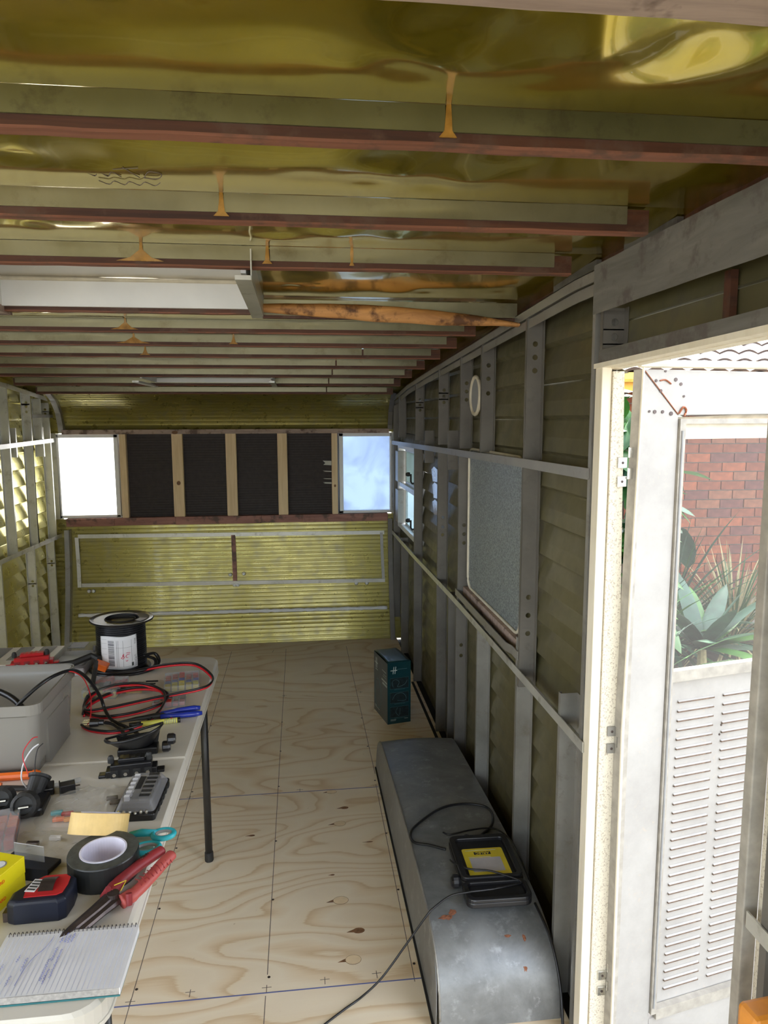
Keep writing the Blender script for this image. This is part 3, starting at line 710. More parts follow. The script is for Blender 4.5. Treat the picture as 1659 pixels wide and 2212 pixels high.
# end behind the camera: unseen framed wall, its wide opening shaped to let in light
wf = struct('wall_front')
MB().box(-1.80, .80, -1.34, -1.30, -.02, .30).obj('lower_panel', 'gold_wall', wf); MB().box(-1.80, .80, -1.34, -1.30, 1.95, 2.10).obj('upper_panel', 'gold_wall', wf)
for x in (-1.78, -.95, -.10, .72): MB().box(x, x+.05, -1.34, -1.29, .30, 1.95).obj('mullion', 'aluminium', wf)

# ================================================================== DOOR
tr = struct('trim_1', 'cream painted timber lining of the doorway', 'door frame')
MB().box(.700, .724, 1.612, 1.650, -.02, 1.772).obj('jamb', 'cream_jamb', tr, bevel=.002)
MB().prism([(.725, -.02), (.786, -.02), (.770, .98), (.751, 1.757), (.725, 1.757)], 1.606, 1.650, Matrix(((1,0,0,0),(0,0,1,0),(0,1,0,0),(0,0,0,1)))).obj('jamb_stop', 'speckled_jamb', tr)
YZ = Matrix(((0,0,1,0),(1,0,0,0),(0,1,0,0),(0,0,0,1)))
MB().prism([(.97, 1.777), (1.65, 1.765), (1.65, 1.776), (.97, 1.788)], .695, .722, YZ).obj('head', 'cream_jamb', tr); MB().prism([(.97, 1.776), (1.65, 1.762), (1.65, 1.776), (.97, 1.788)], .7225, .750, YZ).obj('head_stop', 'cream_jamb', tr)
MB().box(.697, .722, .985, 1.006, -.02, 1.776).obj('near_jamb', 'old_grey_frame', tr, bevel=.002); MB().box(.722, .774, .965, .985, -.02, 1.776).obj('near_jamb_stop', 'speckled_jamb', tr)
MB().box(.694, .785, .98, 1.63, -.045, -.005).obj('threshold', 'aluminium_bright', tr)
H = Vector((.80, 1.585, 0)); ang = math.atan2(.2, .979)
dr = struct('door_1', 'weathered white screen door swung outward into the sunlight', 'door')
dr.location = H; dr.rotation_euler = (0, 0, ang)
# local: x along the leaf, y away from the room
T = .030
m = MB(); m.prism([(-.018, .0), (.088, .0), (.088, 1.655), (-.018, 1.760)], 0, T, Matrix(((1,0,0,0),(0,0,1,0),(0,1,0,0),(0,0,0,1)))); m.obj('stile', 'door_paint', dr, bevel=.0015)
m = MB(); m.prism([(.0885, 1.656), (.50, 1.660), (.60, 1.760), (-.0165, 1.760)], 0, T, Matrix(((1,0,0,0),(0,0,1,0),(0,1,0,0),(0,0,0,1)))); m.obj('top_rail', 'door_paint', dr, bevel=.0015)
m = MB(); m.box(.50, .60, 0, T, 0, 1.655); m.obj('stile', 'door_paint', dr, bevel=.0015)
MB().box(.0885, .50, 0, T, -.01, .085).obj('bottom_rail', 'door_paint', dr)
XZ = Matrix(((1,0,0,0),(0,0,1,0),(0,1,0,0),(0,0,0,1)))
MB().prism([(-.030, .0), (-.0185, .0), (-.0185, 1.760), (-.019, 1.760), (-.034, .90)], -.006, T, XZ).obj('edge_channel', 'old_grey_frame', dr)
MB().prism([(-.035, .0), (-.030, .0), (-.034, .90), (-.019, 1.762), (-.0225, 1.764), (-.040, .90)], -.010, -.005, XZ).obj('edge_bead', 'cream_jamb', dr)
MB().tube([(-.03, -.004, 1.772), (.30, -.004, 1.775), (.62, -.004, 1.778)], .009, 8).obj('top_seal', 'cream_sealant', dr)
m = MB(); m.box(.090, .106, -.006, .012, .10, 1.648); m.box(.106, .50, -.006, .012, 1.636, 1.648); m.box(.106, .50, -.006, .012, 1.004, 1.032); m.box(.106, .50, -.006, .012, .082, .112); m.obj('screen_frame', 'old_grey_frame', dr)
MB().box(.107, .50, .010, .016, 1.600, 1.636).obj('top_band', 'cream_jamb', dr)
MB().quad((.104, .002, 1.01), (.50, .002, 1.01), (.50, .002, 1.640), (.104, .002, 1.640)).obj('fly_screen', 'fly_screen', dr)
MB().box(.107, .50, .014, .022, .10, 1.004).obj('lower_panel', 'door_paint', dr)
plain('louvre_grime', (.15,.10,.07), .8, var=.4, scale=60)
proto = None
for c, (a, b) in enumerate(((.140, .252), (.282, .396))):
    for k in range(33):
        z = .943-k*.0248
        if proto is None:
            m = MB(); w_ = .112
            m.add([(0, .0135, 0), (w_, .0135, 0), (w_-.002, .0095, .0005), (.002, .0095, .0005), (w_, .0135, .0035), (0, .0135, .0035)], [(0,1,2,3), (3,2,4,5), (0,3,5), (1,4,2)])
            proto = m.obj('louvre', 'door_paint', dr); proto.location = (a, 0, z)
            m = MB(); m.box(0, w_, .0090, .0136, -.0028, .0004); gp = m.obj('louvre_slot', 'louvre_grime', dr); gp.location = (a, 0, z)
        else:
            share(proto, 'louvre', (a, 0, z), dr); share(gp, 'louvre_slot', (a, 0, z), dr)
for x, z in ((.30, 1.64-.69), (.10, .92), (.20, .90)):
    pass
for x, z, r in ((.020, 1.735, .0035), (.034, 1.712, .004), (.005, 1.665, .003), (.020, 1.664, .0045), (.042, 1.664, .004), (.066, 1.660, .005), (.045, 1.757, .003), (.075, 1.738, .0045), (.090, 1.728, .004), (.10, 1.70, .003), (.268, .87, .003), (.264, .845, .003)):
    MB().lathe([(0, 0), (r, 0), (r, .0012), (0, .0012)], 8, Matrix.Translation((x, -.0005, z)) @ Matrix.Rotation(PI/2, 4, 'X')).obj('screw_hole', 'dark_steel', dr)
m = MB(); m.tube([(-.012, -.001, 1.757), (.030, -.001, 1.715), (.086, -.001, 1.658)], .0012, 5); m.obj('mitre_line', 'coverless_copper', dr)
m = MB(); m.tube(catmull([(.03, -.001, 1.735), (.045, -.002, 1.737), (.062, -.001, 1.728)], 4), .0018, 5); m.tube(catmull([(.088, -.001, 1.66), (.098, -.003, 1.675), (.108, -.002, 1.668), (.104, -.001, 1.655)], 4), .0025, 5); m.obj('wire_end', 'coverless_copper', dr)
m = MB(); m.tube([(.0965, -.007, .12+1.5*k/30) for k in range(31)], .0028, 6); m.obj('screen_cord', 'grey_plastic', dr)
def slump(u, v):
    x = .10+.40*u; return Vector((x, .02-.01*math.sin(PI*u)*v, 1.648+v*(.004+.016*max(0, math.sin(PI*min(1, u*1.2)))*u)))
MB().grid(slump, 14, 3).obj('loose_lining', 'old_grey_frame', dr, solid=.002)
# hinges: leaves on the jamb, knuckle, leaf on the door
def hinge(z, n_):
    m = MB(); m.box(.742, .764, 1.600, 1.606, z-.03, z-.006); m.box(.742, .764, 1.600, 1.606, z+.014, z+.038); m.box(.762, .790, 1.592, 1.595, z-.012, z+.014); m.box(.764, .782, 1.594, 1.598, z+.038, z+.062)
    hh = m.obj('hinge', 'steel' if n_ != 1 else 'aluminium', tr, bevel=.0005)
    m = MB(); m.tube([(.786, 1.588, z-.03), (.786, 1.588, z+.07)], .0055, 10); m.obj('hinge_pin', 'steel', hh, smooth=True)
    for q in (-.018, .026): MB().lathe([(0, 0), (.0035, 0), (.003, .001), (0, .0015)], 8, Matrix.Translation((.753, 1.600, z+q)) @ Matrix.Rotation(PI/2, 4, 'X')).obj('hinge_screw', 'dark_steel', hh)
for i, z in enumerate((1.52, .86, .20)): hinge(z, i)

# ================================================================== WHEEL ARCH
AY = [1.722, 1.728, 1.750, 1.80, 1.88, 2.0, 2.2, 2.45, 2.8, 3.05, 3.14, 3.20, 3.225, 3.23]
AZ = [0, .06, .125, .175, .203, .216, .224, .216, .196, .178, .162, .130, .08, 0]
def arch_z(y): return interp(y, AY, AZ)
dense = [(p.y, max(0, p.z)) for p in catmull([(0, a, b) for a, b in zip(AY, AZ)], 6)]
wa = thing('wheel_arch', 'long galvanised steel wheel arch cover on the floor against the right wall', 'wheel arch', (.52, 2.47, 0))
def aloc(x, y, z): return Vector((x-.52, y-2.47, z))
m = MB(); n = len(dense)
def fa(u, v):
    y, z = dense[min(n-1, round(u*(n-1)))]; x = .352+(.692-.352)*v
    b = .010*math.sin(PI*v); return aloc(x, y, z+b*(1 if z > .1 else z/.1))
MB().grid(fa, n-1, 10).obj('top_sheet', 'galvanised', wa, smooth=True)
def side(name, xb, xt, mat):
    m = MB(); vs = []; fs = []
    for y, z in dense: vs += [aloc(xb+(xt-xb)*min(1, z/.2), y, z), aloc(xb, y, 0)]
    for k in range(n-1): fs.append((2*k, 2*k+2, 2*k+3, 2*k+1))
    m.add(vs, fs); return m.obj(name, mat, wa, solid=.0015)
side('side_sheet', .342, .3525, 'galvanised'); side('rear_sheet', .695, .692, 'galvanised')
m = MB(); m.tube([aloc(.354+.0, y, z+.001) for y, z in dense[3:-3]], .0035, 6); m.obj('folded_seam', 'aluminium', wa, smooth=True)
MB().box(-.185, -.178, -.75, .745, 0, .006).obj('floor_flange', 'dark_gap', wa)
plain('rust', (.26,.10,.05), .8, var=.5, scale=150)
for x, y, rx, ry, tl in ((.405, 1.885, .026, .010, 0), (.425, 1.90, .012, .012, 0), (.565, 1.815, .018, .006, 0), (.612, 1.81, .006, .012, 0), (.60, 1.752, .006, .006, 0), (.62, 1.79, .004, .004, 0)):
    k = 14; rg = random.Random(int(x*999)); P = [(x+rx*math.cos(2*PI*q/k)*rg.uniform(.6, 1.2), y+ry*math.sin(2*PI*q/k)*rg.uniform(.6, 1.2)) for q in range(k)]
    cz = lambda a, b: arch_z(b)+.010*math.sin(PI*(a-.352)/.34)+.0022
    m = MB(); m.add([aloc(x, y, cz(x, y)+.0008)]+[aloc(a, b, cz(a, b)) for a, b in P], [(0, q+1, (q+1) % k+1) for q in range(k)]); m.obj('rust_patch', 'rust', wa)

# ================================================================== TEAL BOX ON THE FLOOR
rz = math.atan2(.027, .129)
tb = thing('cardboard_box', 'dark teal glossy carton standing on the floor by the right wall', 'box', (.497, 3.82, 0), rz)
W2, D2, HB = .066, .117, .345
m = MB()
m.add([(-W2, -D2, 0), (W2, -D2, 0), (W2, D2, 0), (-W2, D2, 0), (-W2, -D2, HB), (W2, -D2, HB), (W2, D2, HB), (-W2, D2, HB)], [(0,1,2,3), (0,1,5,4), (1,2,6,5), (2,3,7,6)])
m.obj('carton', 'teal_card', tb, solid=.0016)
m = MB()
def lid(u, v): return Vector((-W2+2*W2*u, -D2+2*D2*v, HB+.001+.006*math.sin(PI*v)*(1-u*.4)+.001*mn.noise(Vector((u*5, v*5, 0)))))
m.grid(lid, 8, 10); m.obj('top_flap', 'teal_card', tb, smooth=True, solid=.001)
MB().box(-W2-.0016, -W2-.0009, -D2, D2, .001, HB-.002).obj('grey_side', 'grey_card', tb)
F = lambda x, z, t=0: Matrix(((1,0,0,x),(0,0,-1,-D2-.0012-t),(0,1,0,z),(0,0,0,1)))
for i, z in enumerate((.228, .147, .066)):
    MB().prism(rrect(-.052, .054, -.030, .030, .001, 1), -.0003, .0003, F(0, z)).obj('picture_panel', 'card_picture', tb)
    m = MB(); m.tube([(a, -D2-.0016, z+b) for a, b in ((-.052, -.030), (.054, -.030), (.054, .030), (-.052, .030))], .0005, 4, closed=True); m.obj('picture_border', 'card_line', tb)
    m = MB(); c_ = [catmull([(-.035, 0, -.02), (-.04, 0, .01), (-.02, 0, .022), (.0, 0, .005), (-.01, 0, -.02), (.03, 0, -.01), (.045, 0, .012)], 4), catmull([(-.04, 0, -.01), (-.02, 0, .02), (.02, 0, .022), (.04, 0, -.005), (.03, 0, -.02), (-.01, 0, -.015)], 4), catmull([(-.01, 0, .025), (-.02, 0, 0), (.0, 0, -.022), (.005, 0, .02)], 4)][i]
    m.tube([(p.x, -D2-.0016, z+p.z) for p in c_], .0009, 4); m.obj('picture_line', 'card_line', tb)
    MB().box(-.028, .034, -D2-.0018, -D2-.0012, z-.036, z-.0345).obj('caption_line', 'card_line', tb)
m = MB()
for a in (-.035, -.024): m.add([(a-.003, -D2-.002, .282), (a+.001, -D2-.002, .282), (a+.006, -D2-.002, .322), (a+.002, -D2-.002, .322)], [(0,1,2,3)])
m.box(-.050, -.012, -D2-.0022, -D2-.0016, .2995, .3035); m.obj('logo_mark', 'card_print', tb)
for x0, x1, z in ((-.01, .045, .305), (-.05, -.018, .024), (-.05, -.02, .018), (.03, .05, .024)): MB().box(x0, x1, -D2-.002, -D2-.0015, z, z+.0022).obj('print_line', 'card_print' if z < .1 else 'card_line', tb)
m = MB(); m.tube([(-W2-.002, .045+.055*math.cos(a*PI/12), .12+.085*math.sin(a*PI/12)) for a in range(24)], .0011, 5, closed=True); m.obj('ring_picture', 'card_line', tb)
sd_ = MB()
for y0, y1, z0, z1 in ((-.095, -.03, .280, .283), (-.10, -.05, .262, .264), (-.10, -.04, .250, .252), (-.11, -.02, .223, .232), (-.11, -.035, .204, .215), (.05, .09, .25, .253), (.07, .10, .035, .038), (.02, .10, .028, .03)): sd_.box(-W2-.0022, -W2-.0016, y0, y1, z0, z1)
for a in (.062, .078): sd_.box(-W2-.0022, -W2-.0016, a, a+.005, .26, .32)
sd_.box(-W2-.0022, -W2-.0016, .05, .10, .286, .292); tag(sd_.obj('side_print', 'card_print', tb), kind='stuff')

# ================================================================== FLOODLIGHT AND ITS LEADS
fl = thing('floodlight', 'black portable floodlight lying face down with yellow label', 'floodlight', (.565, 2.03, .241), -.02)
def ring(m, outer, inner, z0, z1):
    n = len(outer); vs = [Vector((*p, z0)) for p in outer]+[Vector((*p, z1)) for p in outer]+[Vector((*p, z1)) for p in inner]+[Vector((*p, z0)) for p in inner]
    fs = []
    for k in range(n):
        j = (k+1) % n
        for a in range(4): b = (a+1) % 4; fs.append((a*n+k, a*n+j, b*n+j, b*n+k))
    return m.add(vs, fs)
m = MB(); m.prism(rrect(-.098, .098, -.075, .155, .022), .0, .022); m.obj('back_shell', 'black_plastic', fl, bevel=.004)
m = MB(); ring(m, rrect(-.096, .096, -.070, .153, .02), rrect(-.078, .078, -.058, .132, .01), .020, .034); m.obj('raised_rim', 'black_plastic', fl, bevel=.003)
m = MB(); m.prism(rrect(-.098, .098, -.160, -.060, .022), -.004, .014); ring(m, rrect(-.098, .098, -.162, -.070, .024), rrect(-.083, .083, -.147, -.082, .014), .012, .026); m.obj('foot_frame', 'black_plastic', fl, bevel=.004)
m = MB(); m.prism(rrect(-.066, .066, -.050, .090, .007), .0225, .0235); m.obj('rating_label', 'yellow_label', fl)
m = MB(); m.prism(rrect(-.050, .050, -.030, .040, .003), .0235, .0241); m.obj('grey_field', 'grey_label', fl)
MB().box(-.030, .024, .056, .070, .0235, .0241).obj('name_plate', 'ink', fl)
text('name_lettering', 'ARLEC', .0150, 'yellow_label', fl, Matrix.Translation((-.003, .063, .0243)) @ Matrix.Rotation(PI, 4, 'Z'))
MB().box(-.055, .045, .079, .0805, .0235, .0239).obj('label_line', 'card_print', fl); MB().box(-.052, .02, .044, .0455, .0235, .0239).obj('label_line', 'card_print', fl)
for k in range(3): MB().tube([(-.102, -.052+k*.014, .004), (-.102, -.044+k*.014, .014)], .0035, 8).obj('vent_fin', 'grey_plastic', fl)
MB().lathe([(0, 0), (.018, 0), (.020, .006), (.020, .02), (.012, .026), (0, .026)], 14, Matrix.Translation((-.098, -.042, .006)) @ Matrix.Rotation(-PI/2, 4, 'Y')).obj('tilt_knob', 'black_plastic', fl, smooth=False)
MB().lathe([(0, 0), (.012, 0), (.013, .02), (.009, .03), (0, .03)], 12, Matrix.Translation((-.03, .150, .012)) @ Matrix.Rotation(-PI/2, 4, 'X')).obj('cable_gland', 'black_plastic', fl)
def az(x, y, o=.004): return arch_z(y)+.010*math.sin(PI*max(0, min(1, (x-.352)/.34)))+o
lead = [(.46, 2.17), (.410, 2.205), (.367, 2.232), (.360, 2.281), (.389, 2.335), (.491, 2.425), (.584, 2.452), (.660, 2.435), (.676, 2.38), (.650, 2.30), (.60, 2.24), (.560, 2.20)]
m = MB(); m.tube(catmull([(a, b, az(a, b, .006)) for a, b in lead], 8), .0045, 8)
tag(m.obj('power_lead', 'black_plastic', smooth=True), 'thick black lead looped on the metal cover behind the floodlight', 'cable')
l2 = [(.470, 2.262), (.486, 2.245), (.52, 2.250), (.56, 2.262), (.624, 2.274), (.665, 2.262), (.690, 2.20), (.694, 2.10), (.690, 2.0)]
m = MB(); m.tube(catmull([(a, b, az(a, b, .010)) for a, b in l2], 8), .0030, 8); tag(m.obj('thin_lead', 'black_plastic', smooth=True), 'thin black lead with bare brown end beside the floodlight', 'cable')
cord = [(.455, 2.075, .262), (.462, 2.045, .270), (.500, 2.005, .274), (.560, 1.985, .276), (.612, 1.952, .275), (.640, 1.925, .274), (.600, 1.910, .276), (.540, 1.900, .276), (.470, 1.896, .276), (.420, 1.905, .262), (.372, 1.896, .238), (.345, 1.89, .215), (.28, 1.882, .130), (.21, 1.866, .050), (.15, 1.85, .010), (.10, 1.82, .004), (.03, 1.765, .004), (-.05, 1.69, .004)]
m = MB(); m.tube(catmull(cord, 8), .0030, 8); tag(m.obj('extension_cord', 'black_plastic', smooth=True), 'black cord running from the floodlight diagonally down across the plywood', 'cord')
m = MB(); m.tube(catmull([(.675, 1.90, .22), (.688, 1.80, .18), (.692, 1.73, .10), (.680, 1.67, .02), (.66, 1.62, .006), (.62, 1.56, .004), (.60, 1.50, .004)], 8), .004, 8); tag(m.obj('wall_lead', 'black_plastic', smooth=True), 'black lead dropping behind the near end of the wheel arch cover', 'cable')

# orange tool leaning by the near door post
ot = thing('long_tool', 'orange plastic end of a tool leaning by the near door post', 'tool', (.644, .85, 0), .1)
MB().prism([(-.03, -.02), (.03, -.02), (.03, .02), (-.03, .02)], .0, .820, None, 0).obj('tool_body', 'amber_plastic', ot, bevel=.008)
MB().box(-.020, .020, -.0215, -.0195, .70, .79).obj('tool_recess', 'orange_plastic', ot)

# ================================================================== TABLE
TZ = .745; TX0, TX1, TY0, TY1, TYM = -1.078, -.3165, 1.040, 2.728, 1.886
tt = thing('folding_table', 'cream plastic trestle table folding in half, on black steel legs', 'table', (-.70, 1.885, 0))
def tl(x, y, z): return Vector((x+.70, y-1.885, z))
def half(y0, y1, far):
    r = .055; pts = rrect(TX0, TX1, y0, y1, r, 6)
    # square corners at the seam
    seam = TYM
    P = []
    for (x, y) in pts:
        if far and y < y0+r: P.append((TX0 if x < -.7 else TX1, y0))
        elif (not far) and y > y1-r: P.append((TX0 if x < -.7 else TX1, y1))
        else: P.append((x, y))
    Q = []
    for p in P:
        if not Q or (abs(Q[-1][0]-p[0])+abs(Q[-1][1]-p[1])) > 1e-6: Q.append(p)
    return [(x+.70, y-1.885) for x, y in Q]
for far in (0, 1):
    pts = half(TYM+.001 if far else TY0, TY1 if far else TYM-.001, far)
    top = MB().prism(pts, TZ-.040, TZ, None, .007).obj('table_half', 'table_top', tt)
    m = MB(); pts2 = [(p[0]*1.0, p[1]) for p in pts]; cx = sum(p[0] for p in pts)/len(pts); cy = sum(p[1] for p in pts)/len(pts)
    m.prism([(cx+(p[0]-cx)*1.006, cy+(p[1]-cy)*1.006) for p in pts], TZ-.044, TZ-.036); m.obj('edge_lip', 'table_edge', top)
    y0, y1 = (TYM+.02, TY1-.04) if far else (TY0+.04, TYM-.02)
    for x in (TX0+.035, TX1-.035): MB().tube([tl(x, y0, TZ-.055), tl(x, y1, TZ-.055)], .011, 8).obj('side_rail', 'table_leg_black', tt, smooth=True)
for y, s_ in ((2.575, 1), (1.20, -1)):
    for x in (-.361, -1.035):
        lg = MB(); lg.tube([tl(x, y+.03*s_*0, .012), tl(x-.001, y, TZ-.05)], .0135, 14); l_ = lg.obj('leg', 'table_leg_black', tt, smooth=True)
        MB().lathe([(.0, 0), (.0155, 0), (.0165, .004), (.0160, .034), (.0135, .036)], 14, Matrix.Translation(tl(x, y, 0))).obj('foot_cap', 'black_matt', l_)
    m = MB(); m.tube([tl(-.361, y, TZ-.06), tl(-1.035, y, TZ-.06)], .011, 8); m.obj('cross_bar', 'table_leg_black', tt, smooth=True)
    MB().tube([tl(-.70, y-.30*s_, TZ-.07), tl(-.70, y, TZ-.062)], .007, 8).obj('brace', 'table_leg_black', tt); m = MB(); m.tube([tl(-.385, y-.03, .655), tl(-.361, y, .655)], .010, 8); m.box(*(lambda a: (a.x-.006, a.x+.004, a.y-.02, a.y+.02, .62, .70))(tl(-.372, y, 0))); m.obj('leg_lock', 'table_leg_black', tt)
for x in (-.335, -1.06):
    m = MB(); m.box(tl(x, 0, 0).x-.012, tl(x, 0, 0).x+.012, -.03, .03, TZ-.066, TZ-.046); m.tube([tl(x, 1.885, TZ-.06)-Vector((.015, 0, 0)), tl(x, 1.885, TZ-.06)+Vector((.015, 0, 0))], .008, 8); m.obj('centre_hinge', 'steel', tt)

# ------------------------------------------------------------------ cable spool
sp = thing('cable_spool', 'black spool of electrical cable with white shipping label', 'spool', (-.655, 2.640, TZ), .0)
sp.scale = (1.32, 1.25, 1.0)
N = 40
m = MB(); m.lathe([(.030, 0), (.074, 0), (.076, .004), (.074, .008), (.030, .008)], N, closed=True); m.obj('lower_flange', 'black_plastic', sp, smooth=False)
m = MB(); m.lathe([(.043, .178), (.074, .178), (.083, .182), (.085, .186), (.083, .189), (.073, .186), (.046, .186), (.043, .190)], N, closed=True, M=Matrix.Translation((0, 0, 0)) @ Matrix.Rotation(.02, 4, 'Y')); m.obj('upper_flange', 'black_plastic', sp, smooth=False)
MB().lathe([(.043, .008), (.043, .184), (.040, .184), (.040, .008)], N, closed=True).obj('core', 'black_matt', sp, smooth=True)
pr = [(.050, .010)]
for k in range(22): z = .012+k*.0075; pr += [(.061, z), (.0650, z+.002), (.0658, z+.0037), (.0650, z+.0055), (.061, z+.0074)]
pr += [(.050, .178)]
MB().lathe(pr, N).obj('wound_cable', 'black_plastic', sp, smooth=True)
def lab(u, v, r=.0675, a0=-128, a1=-42, z0=.022, z1=.142):
    a = math.radians(a0+(a1-a0)*u); return Vector((r*math.cos(a), r*math.sin(a), z0+(z1-z0)*v+.002*math.sin(u*7)))
MB().grid(lambda u, v: lab(u, v)+Vector((0, 0, 0))*0+Vector((mn.noise(Vector((u*8, v*9, 2)))*.0006, 0, 0)), 24, 10).obj('shipping_label', 'paper', sp, smooth=True, solid=.0004)
def onlab(u, v, o=.0006): return lab(u, v, .0675+o)
m = MB(); rg = random.Random(5); v = .10
while v < .88:
    h = rg.choice((.008, .014, .022)); m.grid(lambda a, b, v=v, h=h: onlab(.24+.16*a, v+h*b), 5, 1); v += h+rg.choice((.008, .014))
m.obj('barcode', 'ink', sp)
m = MB()
for v0 in (.15, .30, .45, .62, .78, .90): m.grid(lambda a, b, v0=v0: onlab(.04+.16*a, v0+.004*b), 4, 1)
for u0 in (.46, .50, .62, .84): m.grid(lambda a, b, u0=u0: onlab(u0+.006*a, .08+.8*b), 1, 6)
for v0 in (.08, .66): m.grid(lambda a, b, v0=v0: onlab(.44+.42*a, v0+.005*b), 6, 1)
m.obj('form_lines', 'duct_side', sp)
m = MB(); m.grid(lambda a, b: onlab(.83+.06*a, .07+.11*b), 2, 1); m.obj('code_patch', 'duct_side', sp)
def stroke(m, pts, r=.0009, sub=5): m.tube([onlab(p.x, p.y, .001) for p in catmull([(a, b, 0) for a, b in pts], sub)], r, 5)
m = MB(); stroke(m, [(.70, .50), (.80, .49)]); stroke(m, [(.78, .45), (.71, .44), (.69, .38), (.74, .35)]); stroke(m, [(.68, .27), (.71, .25), (.73, .28)]); stroke(m, [(.64, .47), (.60, .42), (.65, .38), (.61, .33), (.57, .36), (.63, .41), (.62, .46), (.64, .47)]); m.obj('red_writing', 'red_ink', sp)
def textlab(body, u, v, size):
    cu = bpy.data.curves.new('t', 'FONT'); cu.body = body; cu.size = size; cu.align_x = 'CENTER'; cu.align_y = 'CENTER'
    t = bpy.data.objects.new('tmp', cu); COL.objects.link(t); dg = bpy.context.evaluated_depsgraph_get(); me = bpy.data.meshes.new_from_object(t.evaluated_get(dg)); bpy.data.objects.remove(t)
    for q in me.vertices: x, y = q.co.x, q.co.y; q.co = onlab(u+y/.10, v-x/.12, .0008)      # reads downwards
    me.materials.clear(); me.materials.append(MATS['ink']); o = bpy.data.objects.new('label_lettering', me); COL.objects.link(o); o.parent = sp
textlab('U POWER', .945, .22, .009); textlab('SPECIAL', .94, .80, .006)
def st2(u, v): a = math.radians(-35+26*u); r = .054+.022*v; return Vector((r*math.cos(a), r*math.sin(a), .1895))
MB().grid(st2, 5, 1).obj('flange_sticker', 'grey_label', sp)
m = MB(); m.tube(catmull([(.060, -.02, .05), (.085, .01, .045), (.098, .0, .02), (.088, -.035, .006), (.05, -.07, .006), (0, -.080, .006), (-.05, -.066, .006), (-.078, -.03, .006), (-.07, .03, .006)], 8), .0052, 8); m.obj('loose_turns', 'black_plastic', sp, smooth=True)
m = MB(); m.tube(catmull([(.065, .0, .04), (.09, -.01, .03), (.090, -.04, .016), (.045, -.076, .016), (-.02, -.078, .016), (-.06, -.06, .016)], 8), .005, 8); m.obj('loose_turns', 'black_plastic', sp, smooth=True)

# ------------------------------------------------------------------ storage tub
tu = thing('storage_tub', 'cloudy plastic storage tub on the table, left edge of the photo', 'tub', (-.88, 1.98, TZ))
x0, x1, y0, y1, HT = -.215, .198, -.140, .142, .190
def tubshell(m, z, e): return rrect(x0-e, x1+e, y0-e, y1+e, .022, 4)
def tz(x, y, z, top):       # the rim dips between the raised corners on the right side
    return z
P0 = rrect(x0, x1, y0, y1, .022, 4); P1 = rrect(x0-.014, x1+.014, y0-.014, y1+.014, .026, 4); n = len(P0)
m = MB(); vs = []
for k in range(7):
    t = k/6; vs += [Vector((a[0]+(b[0]-a[0])*t, a[1]+(b[1]-a[1])*t, .003+(HT-.003)*t)) for a, b in zip(P0, P1)]
m.add(vs, [(k*n+i, k*n+(i+1) % n, (k+1)*n+(i+1) % n, (k+1)*n+i) for k in range(6) for i in range(n)] + [tuple(range(n))])
m.obj('tub_wall', 'tub_plastic', tu, smooth=True, solid=.002)
m = MB(); R1 = rrect(x0-.020, x1+.020, y0-.020, y1+.020, .030, 5); R2 = rrect(x0-.012, x1+.012, y0-.012, y1+.012, .024, 5)
ring(m, R1, R2, HT-.028, HT-.026); ring(m, R1, [(a[0]*.993, a[1]*.99) for a in R1], HT-.028, HT+.001); m.obj('tub_rim', 'tub_plastic', tu)
MB().box(x1-.02, x1+.012, y0+.06, y1-.05, .002, .12).obj('side_rib', 'tub_plastic', tu)
def junk(name, label, cat, pts, r, mat, smooth=True, sub=6, n=8):
    m = MB(); m.tube(catmull(pts, sub), r, n); return tag(m.obj(name, mat, smooth=smooth), label, cat)
junk('thick_cable', 'thick black cable arching inside the cloudy tub', 'cable', [(-1.06, 2.06, .80), (-1.0, 2.07, .90), (-.87, 2.04, .905), (-.78, 1.99, .885), (-.74, 1.95, .84), (-.76, 1.93, .79)], .0085, 'black_plastic')
sb = thing('packet', 'crumpled dull clear packet lying inside the cloudy tub', 'packet', (-.82, 1.93, TZ+.004))
def crump(u, v): 
    x = -.15+.25*u; y = -.05+.12*v; e = 4*u*(1-u)*4*v*(1-v)
    return Vector((x, y, .10*min(1, e*1.2)+.02*mn.noise(Vector((u*6, v*5, 3)))*min(1, e*4)))
MB().grid(crump, 16, 12).obj('packet_body', 'smoky_cover', sb, smooth=False)
MB().box(-.12, .06, -.03, .05, .0, .045).obj('packet_contents', 'duct_side', sb, bevel=.01)
tw = thing('red_wire_bundle', 'bundle of thin red wires at the bottom of the tub', 'wire', (-.93, 1.90, TZ+.006))
for k in range(3):
    m = MB(); m.tube([(.045*math.cos(a/3+k), .03*math.sin(a/3+k)+.0, .02+k*.018) for a in range(19)], .0028, 6, closed=True); m.obj('wire_turn', 'red_wire', tw, smooth=True)

# ------------------------------------------------------------------ organiser case with the red block on it
og = thing('organiser_case', 'grey parts organiser case lying flat behind the tub', 'case', (-.965, 2.665, TZ))
MB().box(-.19, .195, -.10, .108, 0, .030).obj('case_base', 'grey_label', og, bevel=.006)
MB().box(-.19, .075, -.10, .108, .031, .052).obj('case_lid', 'table_edge', og, bevel=.005)
for x in (-.165, -.085, -.005): MB().box(x, x+.05, -.05, .095, .052, .0535).obj('lid_window', 'smoky_cover', og)
MB().box(.080, .195, -.085, .108, .031, .066).obj('clear_lid', 'clear_case', og, bevel=.008)
MB().box(.095, .18, -.075, -.02, .031, .050).obj('parts_tray', 'grey_plastic', og); MB().box(.105, .165, .02, .09, .0665, .0675).obj('paper_slip', 'duct_side', og)
MB().lathe([(0, 0), (.014, 0), (.012, .008), (0, .008)], 12, Matrix.Translation((.19, .05, .052)) @ Matrix.Rotation(PI/2, 4, 'Y')).obj('latch', 'grey_plastic', og)
